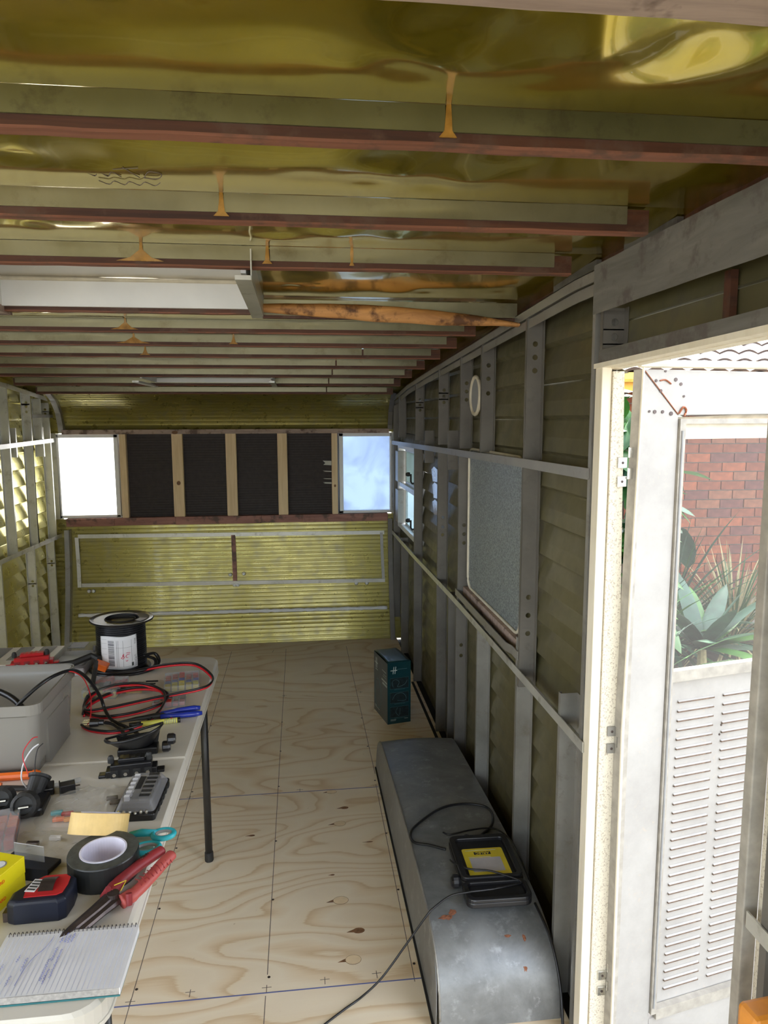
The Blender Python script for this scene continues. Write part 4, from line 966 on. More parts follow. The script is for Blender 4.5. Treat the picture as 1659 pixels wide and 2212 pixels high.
def busbar(name, label, loc, rz, mat, L=.125, cap='black_matt'):
    b = thing(name, label, 'terminal block', loc, rz)
    h = L/2
    m = MB(); m.box(-h, h, -.014, .022, 0, .018); m.box(-h+.012, h-.012, -.018, .018, .0, .034); m.box(-h+.03, h-.03, -.006, .020, .034, .044); m.box(-h-.018, -h, -.012, .012, 0, .008); m.box(h, h+.018, -.012, .012, 0, .008); m.obj('block_body', mat, b, bevel=.002)
    for k in range(4):
        x = -h+.022+k*(L-.044)/3
        n_ = MB().box(x-.009, x+.009, -.0195, -.0175, .004, .022).obj('bay', 'black_matt' if mat != 'red_plastic' else 'handle_red', b)
        MB().lathe([(0, 0), (.005, 0), (.005, .005), (0, .005)], 6, Matrix.Translation((x, -.0205, .012)) @ Matrix.Rotation(PI/2, 4, 'X')).obj('screw', 'steel', b)
    for x in (-h+.012, h-.020):
        MB().lathe([(0, 0), (.008, 0), (.008, .012), (.005, .018), (0, .019)], 12, Matrix.Translation((x, .004, .034))).obj('stud_cap', cap, b, smooth=False)
    m = MB()
    for k in range(4): m.box(-h+.034+k*.014, -h+.042+k*.014, -.002, .018, .044, .0455)
    m.obj('top_ribs', mat, b)
    return b
busbar('terminal_block', 'red plastic terminal block resting on the grey organiser case', (-.935, 2.545, TZ+.054), .22, 'red_plastic', .135)
busbar('terminal_block', 'black plastic terminal block on the table in front of the scoop', (-.440, 1.812, TZ), .12, 'black_plastic', .125)
cl = thing('bar_clamp', 'black clamp with orange pad between the tub and the spool', 'clamp', (-.745, 2.53, TZ))
MB().tube([(-.14, -.01, .050), (-.05, .01, .058), (.0, .045, .070), (.03, .03, .062)], .012, 8).obj('clamp_jaw', 'black_matt', cl)
MB().box(.0, .045, -.02, .022, .050, .072, Matrix.Rotation(.4, 4, 'Y')).obj('clamp_pad', 'orange_plastic', cl, bevel=.002)
MB().tube([(.028, .0, .062), (.040, -.06, .055), (.050, -.13, .030), (.058, -.20, .008)], .008, 8).obj('clamp_arm', 'black_matt', cl)
MB().tube([(.046, -.07, .052), (.056, -.15, .022)], .003, 6).obj('orange_edge', 'orange_plastic', cl)

# ------------------------------------------------------------------ red and black twin cable
Z0 = TZ+.004
coilA = [(-.668, 2.194, Z0), (-.695, 2.326, Z0), (-.699, 2.474, Z0), (-.655, 2.545, Z0), (-.583, 2.568, Z0+.004), (-.484, 2.559, Z0+.022), (-.38, 2.525, Z0+.032), (-.312, 2.432, Z0+.022), (-.308, 2.366, Z0+.016), (-.345, 2.325, Z0+.014), (-.476, 2.264, Z0+.014), (-.593, 2.216, Z0+.010), (-.66, 2.206, Z0+.008), (-.668, 2.25, Z0+.008), (-.650, 2.30, Z0+.008), (-.609, 2.347, Z0+.010), (-.538, 2.362, Z0+.014), (-.467, 2.338, Z0+.014), (-.432, 2.285, Z0+.012), (-.445, 2.228, Z0+.008), (-.503, 2.186, Z0+.004), (-.582, 2.170, Z0), (-.640, 2.186, Z0), (-.682, 2.25, Z0), (-.676, 2.33, Z0+.012), (-.62, 2.372, Z0+.022), (-.53, 2.370, Z0+.024), (-.455, 2.31, Z0+.02), (-.435, 2.22, Z0+.010), (-.461, 2.121, Z0), (-.505, 2.072, Z0), (-.554, 2.058, Z0), (-.617, 2.080, Z0), (-.650, 2.115, Z0)]
tc_ = thing('twin_cable', 'loose coil of red and black twin cable across the table', 'cable', (-.50, 2.30, TZ))
P = catmull(coilA, 7); off = []
for i, p in enumerate(P):
    t = (P[min(i+1, len(P)-1)]-P[max(i-1, 0)]); t.z = 0; t.normalize(); off.append(Vector((-t.y, t.x, 0)))
q = Vector((.50, -2.30, -TZ))
MB().tube([p+q+o*.0015+Vector((0, 0, .0068)) for p, o in zip(P, off)], .0037, 7).obj('black_core', 'black_plastic', tc_, smooth=True)
MB().tube([p+q-o*.0015 for p, o in zip(P, off)], .0037, 7).obj('red_core', 'red_wire', tc_, smooth=True)
pc = thing('power_cable', 'black cable with moulded three pin plug looping over the tub rim', 'cable', (-.60, 2.13, TZ))
q = Vector((.60, -2.13, -TZ))
pts = [(-.80, 1.92, TZ+.10), (-.74, 1.93, TZ+.165), (-.69, 1.965, TZ+.204), (-.655, 2.03, TZ+.206), (-.640, 2.09, TZ+.18), (-.625, 2.14, TZ+.13), (-.612, 2.18, TZ+.07), (-.606, 2.19, TZ+.035), (-.590, 2.165, TZ+.018), (-.565, 2.132, TZ+.010), (-.520, 2.090, TZ+.008), (-.481, 2.050, TZ+.006), (-.455, 2.003, TZ+.006), (-.462, 1.980, TZ+.006), (-.489, 2.000, TZ+.006), (-.523, 2.060, TZ+.008), (-.560, 2.108, TZ+.010), (-.585, 2.118, TZ+.012)]
MB().tube(catmull([Vector(p)+q for p in pts], 7), .0050, 9).obj('cable_sheath', 'black_plastic', pc, smooth=True)
m = MB(); m.tube([(.012, -.013, .013), (-.002, -.014, .014)], .008, 10); m.tube([(-.002, -.014, .014), (-.026, -.016, .015)], [.0115, .0135], 12); m.obj('plug_body', 'black_plastic', pc)
for dy, dz in ((-.007, .02), (.007, .02), (0, .009)): MB().box(-.046, -.026, -.016+dy-.003, -.016+dy+.003, dz-.0008, dz+.0008).obj('plug_pin', 'steel', pc)
junk('thin_red_wire', 'thin red wire hooping from the tub rim down to the cable coil', 'wire', [(-.70, 1.985, TZ+.190), (-.672, 2.01, TZ+.207), (-.645, 2.04, TZ+.200), (-.63, 2.09, TZ+.16), (-.632, 2.15, TZ+.09), (-.634, 2.16, TZ+.05), (-.63, 2.13, TZ+.02), (-.632, 2.11, TZ+.012)], .0016, 'red_wire')

# ------------------------------------------------------------------ small clear cases of crimp terminals
def crimpcase(label, cx, cy, rz, w_, d, h, rows, openlid=0, group=None):
    c = thing('terminal_case', label, 'case', (cx, cy, TZ), rz, group)
    m = MB(); m.add([(-w_/2, -d/2, 0), (w_/2, -d/2, 0), (w_/2, d/2, 0), (-w_/2, d/2, 0), (-w_/2, -d/2, h), (w_/2, -d/2, h), (w_/2, d/2, h), (-w_/2, d/2, h)], [(0,1,2,3), (0,1,5,4), (1,2,6,5), (2,3,7,6), (3,0,4,7)])
    m.obj('tray', 'clear_case', c, solid=.0012)
    nr = len(rows); nc = 5
    for j, col in enumerate(rows):
        for i in range(nc):
            x = -w_/2+w_*(i+.5)/nc; y = -d/2+d*(j+.5)/nr
            m = MB(); m.box(x-w_/nc*.40, x+w_/nc*.40, y-d/nr*.38, y+d/nr*.38, .002, h*.62+.004*((i*7+j*3) % 3)); m.obj('crimp_terminals', col, c, bevel=.0015)
    if openlid:
        m = MB(); M = Matrix.Translation((0, d/2, h)) @ Matrix.Rotation(openlid, 4, 'X'); m.box(-w_/2, w_/2, 0, d, 0, .0015, M); m.box(-w_/2, w_/2, d-.002, d, -.008, 0, M); m.obj('lid', 'clear_case', c)
    else: MB().box(-w_/2, w_/2, -d/2, d/2, h, h+.0015).obj('lid', 'clear_case', c)
    return c
crimpcase('clear case of red, blue and yellow terminals inside the cable loop', -.412, 2.440, .14, .115, .135, .020, ['yellow_label', 'yellow_label', 'blue_plastic', 'red_plastic', 'red_plastic'])
crimpcase('clear case of blue terminals under the cable coil beside the tub', -.655, 2.405, -.10, .11, .13, .028, ['yellow_label', 'navy_plastic', 'navy_plastic', 'red_plastic'])
crimpcase('small clear case of red terminals behind the blue pliers handles', -.425, 2.272, .10, .10, .07, .016, ['red_plastic', 'navy_plastic'])
bg_ = thing('parts_bag', 'shiny clear bag of dark fuses between the two larger terminal cases', 'bag', (-.535, 2.425, TZ))
MB().grid(lambda u, v: Vector((-.06+.13*u, -.055+.11*v, .003+.012*math.sin(PI*u)*math.sin(PI*v)+.004*mn.noise(Vector((u*7, v*7, 1))))), 14, 12).obj('bag_film', 'clear_bag', bg_, smooth=False)
for k in range(3): MB().box(-.005+k*.004, .035+k*.004, -.035+k*.025, -.030+k*.025, .013, .017).obj('fuse', 'black_matt', bg_)
MB().box(-.05, .0, -.045, .04, .0, .003).obj('card_insert', 'masking_tape', bg_)

# pliers with blue handles, yellow marker
bp = thing('crimping_pliers', 'crimping pliers with dark blue handles beside the cable coil', 'pliers', (-.43, 2.15, TZ), .19)
MB().tube([(-.12, -.012, .012), (-.07, -.004, .013), (-.02, .0, .013), (.01, .004, .013)], [.004, .009, .012, .010], 8, squash=.6).obj('plier_head', 'black_matt', bp)
MB().tube([(0, .008, .012), (.05, .018, .014), (.10, .016, .016), (.118, .014, .016)], [.008, .0085, .009, .006], 10).obj('handle', 'blue_plastic', bp, smooth=True)
MB().tube([(0, -.004, .010), (.05, -.012, .010), (.10, -.014, .010), (.122, -.014, .010)], [.008, .0085, .009, .006], 10).obj('handle', 'blue_plastic', bp, smooth=True)
ymk = thing('marker_pen', 'short yellow marker lying in front of the blue pliers', 'marker', (-.42, 2.112, TZ+.008), .16)
MB().tube([(-.058, 0, 0), (.052, 0, 0)], .0080, 14).obj('barrel', 'yellow_marker', ymk, smooth=True)
MB().tube([(-.092, 0, 0), (-.059, 0, 0)], .0075, 12).obj('cap', 'black_plastic', ymk, smooth=True)
MB().tube([(.045, 0, 0), (.0535, 0, 0)], .0083, 12).obj('end_band', 'black_plastic', ymk, smooth=True)
m = MB()
for k in range(7): m.tube([(.008+k*.005, 0, 0), (.0095+k*.005, 0, 0)], .00815, 12)
m.obj('barcode', 'blue_ink', ymk)
for x, c in ((.018, 'leaf_1'), (.028, 'red_plastic')): MB().box(x-.003, x+.003, -.002, .004, .0078, .0086).obj('colour_mark', c, ymk)

# scoop shaped black housing, glands
sc = thing('air_scoop', 'black plastic scoop housing tilted open with two round knobs', 'housing', (-.445, 1.915, TZ), .10)
def scoop(u, v):
    a = PI*u; r = .072; e = 1-v*.42
    return Vector((-.01+r*math.cos(a)*e*1.05, .01-.055*math.sin(a)*e+.02*v, .066-.048*v+.016*math.cos(a)*(1-v)))
MB().grid(scoop, 20, 6).obj('scoop_shell', 'black_plastic', sc, smooth=True, solid=.003)
MB().tube([scoop(k/20, 0) for k in range(21)]+[Vector((-.02, .03, .055))], .0035, 6, closed=True).obj('scoop_rim', 'black_plastic', sc, smooth=True)
MB().box(-.055, .05, -.005, .04, 0, .020).obj('scoop_base', 'black_plastic', sc, bevel=.004)
MB().quad((-.06, .028, .045), (.055, .028, .055), (.045, .03, .004), (-.05, .03, .004)).obj('back_plate', 'black_matt', sc)
for dx, dz in ((.072, .020), (.086, .040)):
    MB().lathe([(0, 0), (.012, 0), (.015, .003), (.015, .016), (.011, .022), (0, .023)], 12, Matrix.Translation((dx-.01, -.004, dz)) @ Matrix.Rotation(PI/2, 4, 'Y')).obj('round_knob', 'black_plastic', sc)

# fuse block with smoky cover
fb = thing('fuse_block', 'fuse block with smoky clear cover near the table edge', 'fuse block', (-.384, 1.665, TZ), -.03)
m = MB(); m.prism(rrect(-.048, .048, -.085, .085, .008), 0, .016); m.obj('block_base', 'black_plastic', fb, bevel=.002)
m = MB(); a = rrect(-.046, .046, -.074, .083, .010); b = rrect(-.036, .036, -.060, .072, .012); n = len(a)
m.add([Vector((*p, .014)) for p in a]+[Vector((*p, .036)) for p in b]+[Vector((p[0]*.92, p[1]*.95, .039)) for p in b], [(i, (i+1) % n, (i+1) % n+n, i+n) for i in range(n)]+[(n+i, n+(i+1) % n, (i+1) % n+2*n, i+2*n) for i in range(n)]+[tuple(range(2*n, 3*n))])
m.obj('clear_cover', 'smoky_cover', fb, smooth=False)
for k in range(6):
    MB().box(.004, .028, -.045+k*.020, -.034+k*.020, .018, .0395).obj('fuse_slot', 'black_matt', fb)
    MB().box(-.030, -.018, -.045+k*.020, -.036+k*.020, .018, .0396).obj('printed_label', 'paper', fb)
MB().box(-.032, .030, -.055, .070, .016, .028).obj('fuse_bank', 'black_matt', fb)
MB().box(-.014, .0, -.01, .05, .038, .0396).obj('centre_slot', 'black_matt', fb)
for k in range(6): MB().lathe([(0, 0), (.0042, 0), (.0042, .006), (.003, .009), (0, .009)], 8, Matrix.Translation((-.034+k*.0125, -.078, .014 if k != 3 else .010))).obj('terminal_screw', 'steel', fb)
for k in range(5): MB().box(.047, .0495, -.05+k*.026, -.036+k*.026, .003, .013).obj('side_port', 'black_matt', fb)

# ------------------------------------------------------------------ left foreground tools
od = thing('orange_screwdriver', 'orange handled screwdriver lying in front of the tub', 'screwdriver', (-.735, 1.815, TZ+.011), .02)
MB().tube([(-.10, 0, 0), (-.02, 0, 0), (.06, 0, 0), (.068, 0, 0)], [.009, .0115, .0115, .008], 10).obj('handle', 'orange_plastic', od)
MB().box(-.05, .05, -.002, .002, .009, .0122).obj('grip_strip', 'black_matt', od)
ks = thing('black_pry_bar', 'flat black and orange handled tool below the orange screwdriver', 'tool', (-.72, 1.757, TZ+.008), .03)
MB().tube([(-.10, .012, 0), (0, .0, 0), (.09, -.014, 0)], [.010, .010, .008], 8, squash=.6).obj('tool_bar', 'black_matt', ks); MB().tube([(-.10, .018, .004), (-.02, .010, .006)], .005, 6).obj('orange_grip', 'orange_plastic', ks)
sk = thing('socket_outlet', 'round black socket with white and red wires curling up', 'socket', (-.640, 1.725, TZ), .3)
M = Matrix.Translation((.0, .0, .035)) @ Matrix.Rotation(-.75, 4, 'X') @ Matrix.Rotation(.35, 4, 'Y')
MB().lathe([(0, -.035), (.016, -.035), (.020, -.02), (.022, .008), (.026, .010), (.027, .016), (.021, .017), (.019, .004), (0, .003)], 20, M).obj('socket_body', 'black_matt', sk)
MB().box(-.03, .035, -.01, .035, .0, .018).obj('mount_plate', 'black_plastic', sk, bevel=.003)
MB().box(-.006, .006, -.004, .004, .055, .056).obj('rating_plate', 'grey_plastic', sk)
MB().tube(catmull([(-.02, .0, .02), (-.035, .01, .045), (-.03, .03, .075), (-.012, .045, .10), (.005, .05, .11)], 6), .0018, 6).obj('white_wire', 'paper', sk, smooth=True)
MB().tube(catmull([(-.01, .0, .03), (-.022, .015, .06), (-.03, .03, .10), (-.01, .05, .125), (.004, .052, .128)], 6), .0013, 6).obj('red_wire', 'red_wire', sk, smooth=True)
MB().tube(catmull([(-.005, .0, .03), (-.005, .02, .07), (.002, .04, .10), (.015, .05, .11)], 6), .0013, 6).obj('black_wire', 'black_plastic', sk, smooth=True)
s2 = thing('socket_outlet', 'pair of bulky black sockets lying at the left edge below the screwdriver', 'socket', (-.665, 1.655, TZ), .1)
for dx, dy, r in ((-.03, .02, .026), (.028, -.02, .028)):
    MB().lathe([(0, 0), (r, 0), (r+.003, .006), (r, .03), (r*.75, .034), (r*.7, .022), (0, .020)], 18, Matrix.Translation((dx, dy, .028)) @ Matrix.Rotation(1.2, 4, 'X')).obj('socket_cup', 'black_matt', s2)
    MB().tube([(dx-.01, dy-.028, .034), (dx+.012, dy-.030, .036)], .003, 6).obj('hinge_pin', 'steel', s2)
MB().box(-.07, .065, -.035, .045, 0, .022).obj('mount_plate', 'black_plastic', s2, bevel=.006)
rs = thing('rocker_switch', 'small black square switch with a spade terminal beside plastic bag', 'switch', (-.575, 1.735, TZ), .35)
MB().box(-.017, .017, -.013, .013, .0, .024).obj('switch_body', 'black_plastic', rs, bevel=.0015); MB().box(-.019, -.016, -.015, .015, .0, .027).obj('switch_face', 'black_matt', rs); MB().box(.017, .028, -.003, .003, .012, .013).obj('spade', 'dark_steel', rs)
tbv = thing('clear_tube', 'short clear plastic tube lying behind the square switch', 'tube', (-.60, 1.765, TZ+.006), .45)
MB().tube([(-.045, 0, 0), (.045, 0, 0)], .006, 10).obj('tube_wall', 'clear_case', tbv, smooth=True); MB().tube([(-.04, 0, 0), (-.02, 0, 0)], .0035, 8).obj('probe', 'steel', tbv)
def bag(label, loc, rz, w_, d, h, seed, bits):
    b = thing('plastic_bag', label, 'bag', loc, rz)
    def f(u, v):
        e = min(1, 6*u, 6*(1-u), 6*v, 6*(1-v)); r_ = mn.noise(Vector((u*4, v*5, seed)))
        k = abs(mn.noise(Vector((u*9, v*8, seed+4)))); return Vector(((u-.5)*w_*(1+.15*r_), (v-.5)*d*(1+.2*mn.noise(Vector((u*3, v*3, seed+9)))), .002+h*e*(.35+.5*abs(r_)+.7*k)))
    MB().grid(f, 26, 22).obj('bag_film', 'clear_bag', b, smooth=False)
    for k, (x, y, c) in enumerate(bits): MB().box(x-.013, x+.013, y-.005, y+.005, .002, .011, ).obj('loose_part', c, b, bevel=.002)
    return b
bag('crinkled clear bag with coloured parts between switch and fuse block', (-.515, 1.655, TZ), .1, .19, .16, .026, 2.0, [(-.03, -.03, 'red_plastic'), (-.055, -.02, 'teal_plastic'), (-.02, -.055, 'amber_plastic'), (-.045, -.05, 'orange_plastic'), (.06, .02, 'dark_steel'), (.07, .0, 'dark_steel')])
bag('flattened clear bag spread behind the tape measure', (-.54, 1.495, TZ), -.1, .17, .13, .014, 8.0, [(.0, .03, 'paper'), (-.04, .01, 'dark_steel')])
oc = crimpcase('lilac edged case of orange parts at the left edge of the photo', -.685, 1.545, .25, .12, .13, .030, ['red_plastic', 'red_plastic', 'orange_plastic', 'orange_plastic'])
# tape rolls
dt = thing('duct_tape_roll', 'black duct tape roll with lilac white cardboard core', 'tape roll', (-.402, 1.395, TZ))
MB().lathe([(.0445, 0), (.0670, 0), (.0680, .002), (.0680, .048), (.0670, .050), (.0445, .050)], 48, closed=True).obj('tape_winding', 'duct_tape', dt)
MB().lathe([(.0455, .0502), (.0668, .0502), (.0668, .0506), (.0455, .0506)], 48, closed=True).obj('tape_side', 'duct_side', dt)
MB().lathe([(.0415, 0), (.0450, 0), (.0450, .052), (.0415, .052)], 48, closed=True).obj('cardboard_core', 'card_core', dt, smooth=False)
mt = thing('masking_tape_roll', 'cream yellow masking tape roll tilted against the duct tape', 'tape roll', (-.440, 1.492, TZ+.010), 0)
M = Matrix.Rotation(.32, 4, 'Z') @ Matrix.Rotation(-.62, 4, 'X') 
M = Matrix.Translation((0, 0, .0)) @ Matrix.Rotation(.10, 4, 'Y') @ Matrix.Rotation(-.50, 4, 'X')
MB().lathe([(.040, 0), (.060, 0), (.060, .042), (.040, .042)], 44, M=Matrix.Translation((0, 0, .018)) @ M, closed=True).obj('tape_winding', 'masking_tape', mt)
MB().lathe([(.037, 0), (.0402, 0), (.0402, .043), (.037, .043)], 36, M=Matrix.Translation((0, 0, .018)) @ M, closed=True).obj('cardboard_core', 'card_core', mt)
# scissors
ss = thing('scissors', 'teal handled scissors sticking out beside the duct tape roll', 'scissors', (-.335, 1.478, TZ+.006), -.05)
def loop(cx, cy, rx, ry, a, z): return [(cx+rx*math.cos(t)*math.cos(a)-ry*math.sin(t)*math.sin(a), cy+rx*math.cos(t)*math.sin(a)+ry*math.sin(t)*math.cos(a), z) for t in [2*PI*k/22 for k in range(22)]]
for cx, cy, rx, ry, a, z in ((.030, .018, .022, .017, .1, .010), (.004, -.022, .026, .018, .15, .004)):
    MB().tube(loop(cx, cy, rx, ry, a, z), .0058, 8, closed=True).obj('handle_loop', 'teal_plastic', ss, smooth=True)
    MB().tube(loop(cx, cy, rx-.0045, ry-.0045, a, z+.0005), .0036, 6, closed=True).obj('soft_lining', 'grey_plastic', ss, smooth=True)
MB().tube([(.014, .024, .010), (-.02, .030, .008), (-.045, .028, .006)], [.007, .0085, .006], 8).obj('shank', 'teal_plastic', ss, smooth=True); MB().tube([(-.018, -.012, .004), (-.035, .006, .004), (-.05, .020, .004)], [.007, .008, .006], 8).obj('shank', 'teal_plastic', ss, smooth=True)
MB().prism([(-.045, .02), (-.04, .034), (-.12, .058), (-.13, .056)], .002, .004).obj('blade', 'steel', ss)
# red pliers
rp = thing('red_pliers', 'insulated pliers with worn dark and light red handles', 'pliers', (-.352, 1.300, TZ), math.atan2(.190, .130))
# local +x along handles (away), jaws to -x
MB().tube([(-.150, .004, .008), (-.10, .003, .012), (-.05, .004, .014), (-.012, .006, .016)], [.004, .010, .013, .015], 8, squash=.75).obj('jaw', 'dark_steel', rp)
MB().tube([(-.135, -.012, .007), (-.09, -.010, .010), (-.045, -.008, .012), (-.01, -.008, .014)], [.005, .008, .009, .011], 8, squash=.7).obj('jaw', 'dark_steel', rp)
MB().lathe([(0, 0), (.012, 0), (.011, .010), (0, .011)], 16, Matrix.Translation((-.012, 0, .018))).obj('pivot', 'dark_steel', rp)
MB().tube(catmull([(-.008, .012, .018), (.015, .020, .022), (.06, .022, .026), (.105, .016, .030), (.128, .012, .031)], 5), [.015]+[.014]*4+[.0125]*12+[.012]*3+[.009], 10, squash=.8).obj('handle', 'handle_red', rp, smooth=True)
MB().tube(catmull([(-.010, -.018, .014), (.018, -.024, .016), (.06, -.020, .020), (.105, -.014, .026), (.130, -.012, .028)], 5), [.016]+[.015]*4+[.0125]*12+[.012]*3+[.009], 10, squash=.8).obj('handle', 'handle_light_red', rp, smooth=True)
MB().tube([(-.006, -.034, .010), (-.002, -.03, .030)], .006, 8).obj('finger_guard', 'handle_red', rp)
MB().tube([(-.014, .026, .012), (-.012, .012, .032)], .006, 8).obj('finger_guard', 'handle_red', rp)
for k in range(9): x = .03+k*.010; MB().tube([(x, -.030, .026), (x+.001, -.020, .0335), (x+.002, -.011, .032)], .0009, 5).obj('grip_groove', 'handle_red', rp)
MB().tube([(.0, .010, .032), (.02, .0, .033), (-.004, -.012, .031)], .0009, 5).obj('yellow_line', 'yellow_label', rp)
text('grip_lettering', '1000V', .010, 'dark_steel', rp, Matrix.Translation((.085, .020, .0395)) @ Matrix.Rotation(0, 4, 'Z'))
# tape measure
tm = thing('tape_measure', 'black rubber cased tape measure with red top face', 'tape measure', (-.478, 1.300, TZ), .0)
pts = [(-.060, -.036), (-.046, -.042), (.030, -.040), (.042, -.032), (.046, .0), (.044, .028), (.030, .040), (-.020, .040), (-.038, .022), (-.060, -.010)]
MB().prism(pts, 0, .044, None, .006).obj('rubber_case', 'navy_plastic', tm, bevel=.003)
MB().prism([(a*.74+.002, b*.74+.002) for a, b in pts[1:-1]]+[(-.036, -.004)], .043, .0455).obj('red_face', 'red_plastic', tm)
MB().box(-.033, -.014, -.020, .016, .0455, .0462, Matrix.Rotation(-.2, 4, 'Z')).obj('price_sticker', 'paper', tm)
m = MB()
for k in range(4): m.box(-.031, -.016, -.016+k*.008, -.012+k*.008, .0462, .0466, Matrix.Rotation(-.2, 4, 'Z'))
m.obj('barcode', 'duct_side', tm)
MB().tube([(-.010, -.014, .046), (-.012, .0, .050), (-.006, .022, .046)], .001, 4).obj('clip_wire', 'dark_steel', tm); MB().grid(lambda u, v: Vector((-.012+.026*u, -.016+.040*v, .046+.006*math.sin(PI*v))), 3, 6).obj('belt_clip', 'dark_steel', tm, solid=.001)
MB().box(-.068, -.058, -.034, -.018, .002, .020).obj('tape_hook', 'dark_steel', tm)
# yellow boxes and the blue wedge behind them
for k, lb in enumerate(('yellow printed carton, lower of the two beside the tape measure', 'yellow printed carton with round pictures, upper of the stacked two')):
    yb = thing('small_carton', lb, 'box', (-.612, 1.300, TZ+.0345*k), -.33 if k == 0 else -.36, 'small yellow cartons')
    MB().box(-.045, .045, -.085, .085, 0, .034).obj('carton', 'yellow_card', yb, bevel=.001)
    text('carton_lettering', 'CARBINE CARD', .009, 'orange_plastic', yb, Matrix.Translation((.0456, .0, .018)) @ Matrix.Rotation(PI/2, 4, 'Z') @ Matrix.Rotation(PI/2, 4, 'X'))
    if k:
        for j, (x, y) in enumerate(((.02, .05), (.022, .005), (.02, -.045), (-.02, .03), (-.02, -.02))):
            MB().lathe([(0, 0), (.012, 0), (.012, .0006), (0, .0006)], 16, Matrix.Translation((x, y, .0342))).obj('picture_rim', 'ink' if j % 2 else 'grey_plastic', yb)
            MB().lathe([(0, 0), (.0095, 0), (.0095, .0012), (0, .0012)], 16, Matrix.Translation((x, y, .0342))).obj('round_picture', 'paper', yb)
bb = thing('blade_pack', 'navy blue pack with clear flap poking out behind yellow cartons', 'pack', (-.55, 1.425, TZ), -.35)
MB().box(-.07, .045, -.030, .030, .002, .012).obj('pack_tray', 'navy_plastic', bb, bevel=.002)
MB().box(-.05, .055, -.034, -.031, .0, .026, Matrix.Rotation(.1, 4, 'Z')).obj('pack_front', 'navy_plastic', bb)
MB().box(-.05, .020, .010, .0115, .010, .045).obj('clear_flap', 'clear_case', bb); MB().box(-.05, .02, .0105, .0112, .045, .0462).obj('flap_edge', 'paper', bb)
# notebook
nb = thing('spiral_notebook', 'open spiral notebook with lined page and blue handwriting', 'notebook', (-.4075, 1.142, TZ), .0)
pw, ph = .111, .072
MB().box(-pw-.001, pw+.001, -ph-.001, ph, 0, .0025).obj('back_cover', 'notebook_cover', nb, bevel=.0008)
MB().box(-pw, pw, -ph, ph-.003, .0026, .0145).obj('page_block', 'page_edge', nb, bevel=.001)
def pg(u, v): return Vector((-pw+2*pw*u, -ph+2*ph*v, .0148+.0012*math.sin(PI*u)*(1-v)))
MB().grid(pg, 10, 8).obj('open_page', 'paper', nb, smooth=True)
MB().box(pw-.0002, pw+.0012, -ph, ph-.004, .003, .0148).obj('page_side', 'paper', nb)
plain('rule_line', (.42,.46,.62), .8)
m = MB()
for k in range(1, 27): x = -pw+2*pw*k/27; m.box(x-.0002, x+.0002, -ph+.002, ph-.01, .0158, .0161)
m.obj('ruled_lines', 'rule_line', nb)
proto = None
for k in range(32):
    x = -pw+.005+k*(2*pw-.01)/31
    if proto is None:
        m = MB(); m.tube([(0, .0+.005*math.cos(a*PI/6), .0055*math.sin(a*PI/6)) for a in range(12)], .0006, 5, closed=True); proto = m.obj('spiral_ring', 'ink', nb); proto.location = (x, ph-.001, .0125)
    else: share(proto, 'spiral_ring', (x, ph-.001, .0125), nb)
rg = random.Random(9); m = MB()
def script(x, y0, y1, amp=.0016):
    n_ = int(abs(y1-y0)/.0016); P = [(x+amp*math.sin(k*1.9)+rg.uniform(-.0008, .0008), y0+(y1-y0)*k/n_, .0166) for k in range(n_+1)]
    m.tube(P, .00035, 4)
for x, a, b in ((-.006, .064, .040), (.0, .058, .038), (.006, .062, .040), (-.012, .052, .040), (-.014, .030, -.002), (-.018, .004, -.045), (-.005, .024, -.040), (-.012, -.02, -.052), (-.07, .018, .002), (-.056, .010, -.020), (-.068, -.028, -.050), (-.09, .0, -.03)): script(x, a, b)
m.obj('handwriting', 'blue_ink', nb)
m = MB(); m.tube(catmull([(-.028, .055, .0166), (-.034, .03, .0166), (-.046, .008, .0166), (-.052, -.02, .0166), (-.054, -.05, .0166)], 5), .0004, 4); m.obj('pen_stroke', 'blue_ink', nb)

# ================================================================== OUTSIDE
gr = MB().box(.9, 9, -4, 9, -.56, -.50).obj('ground', 'ground_soil'); tag(gr, kind='structure'); gr.name = 'ground'
MB().box(-9, .9, -6, 12, -.60, -.52).obj('ground', 'ground_soil')['kind'] = 'structure'
hs = thing('brick_house', 'red brick house wall under a terracotta tiled roof outside', 'house', (4.5, 6.8, -.5))
MB().box(-1.7, 2.2, .02, .16, 0, 2.62).obj('wall_core', 'mortar', hs)
rg = random.Random(11); protos = []
for i in range(4):
    m = MB(); m.box(-.124, .124, 0, .03, -.042, .042); o = m.obj('brick', 'brick_%d' % i, hs); protos.append(o)
bw, bh = .258, .094; cnt = 0
for r in range(24):
    z = .30+r*bh+.04
    for c in range(8):
        x = -1.15+c*bw+(bw/2 if r % 2 else 0)
        if x > .52 or x < -1.2: continue
        if cnt < 4: o = protos[cnt]; o.location = (x, rg.uniform(-.004, .002), z)
        else: share(protos[rg.choice((0, 0, 1, 2, 3))], 'brick', (x, rg.uniform(-.004, .002), z), hs)
        cnt += 1
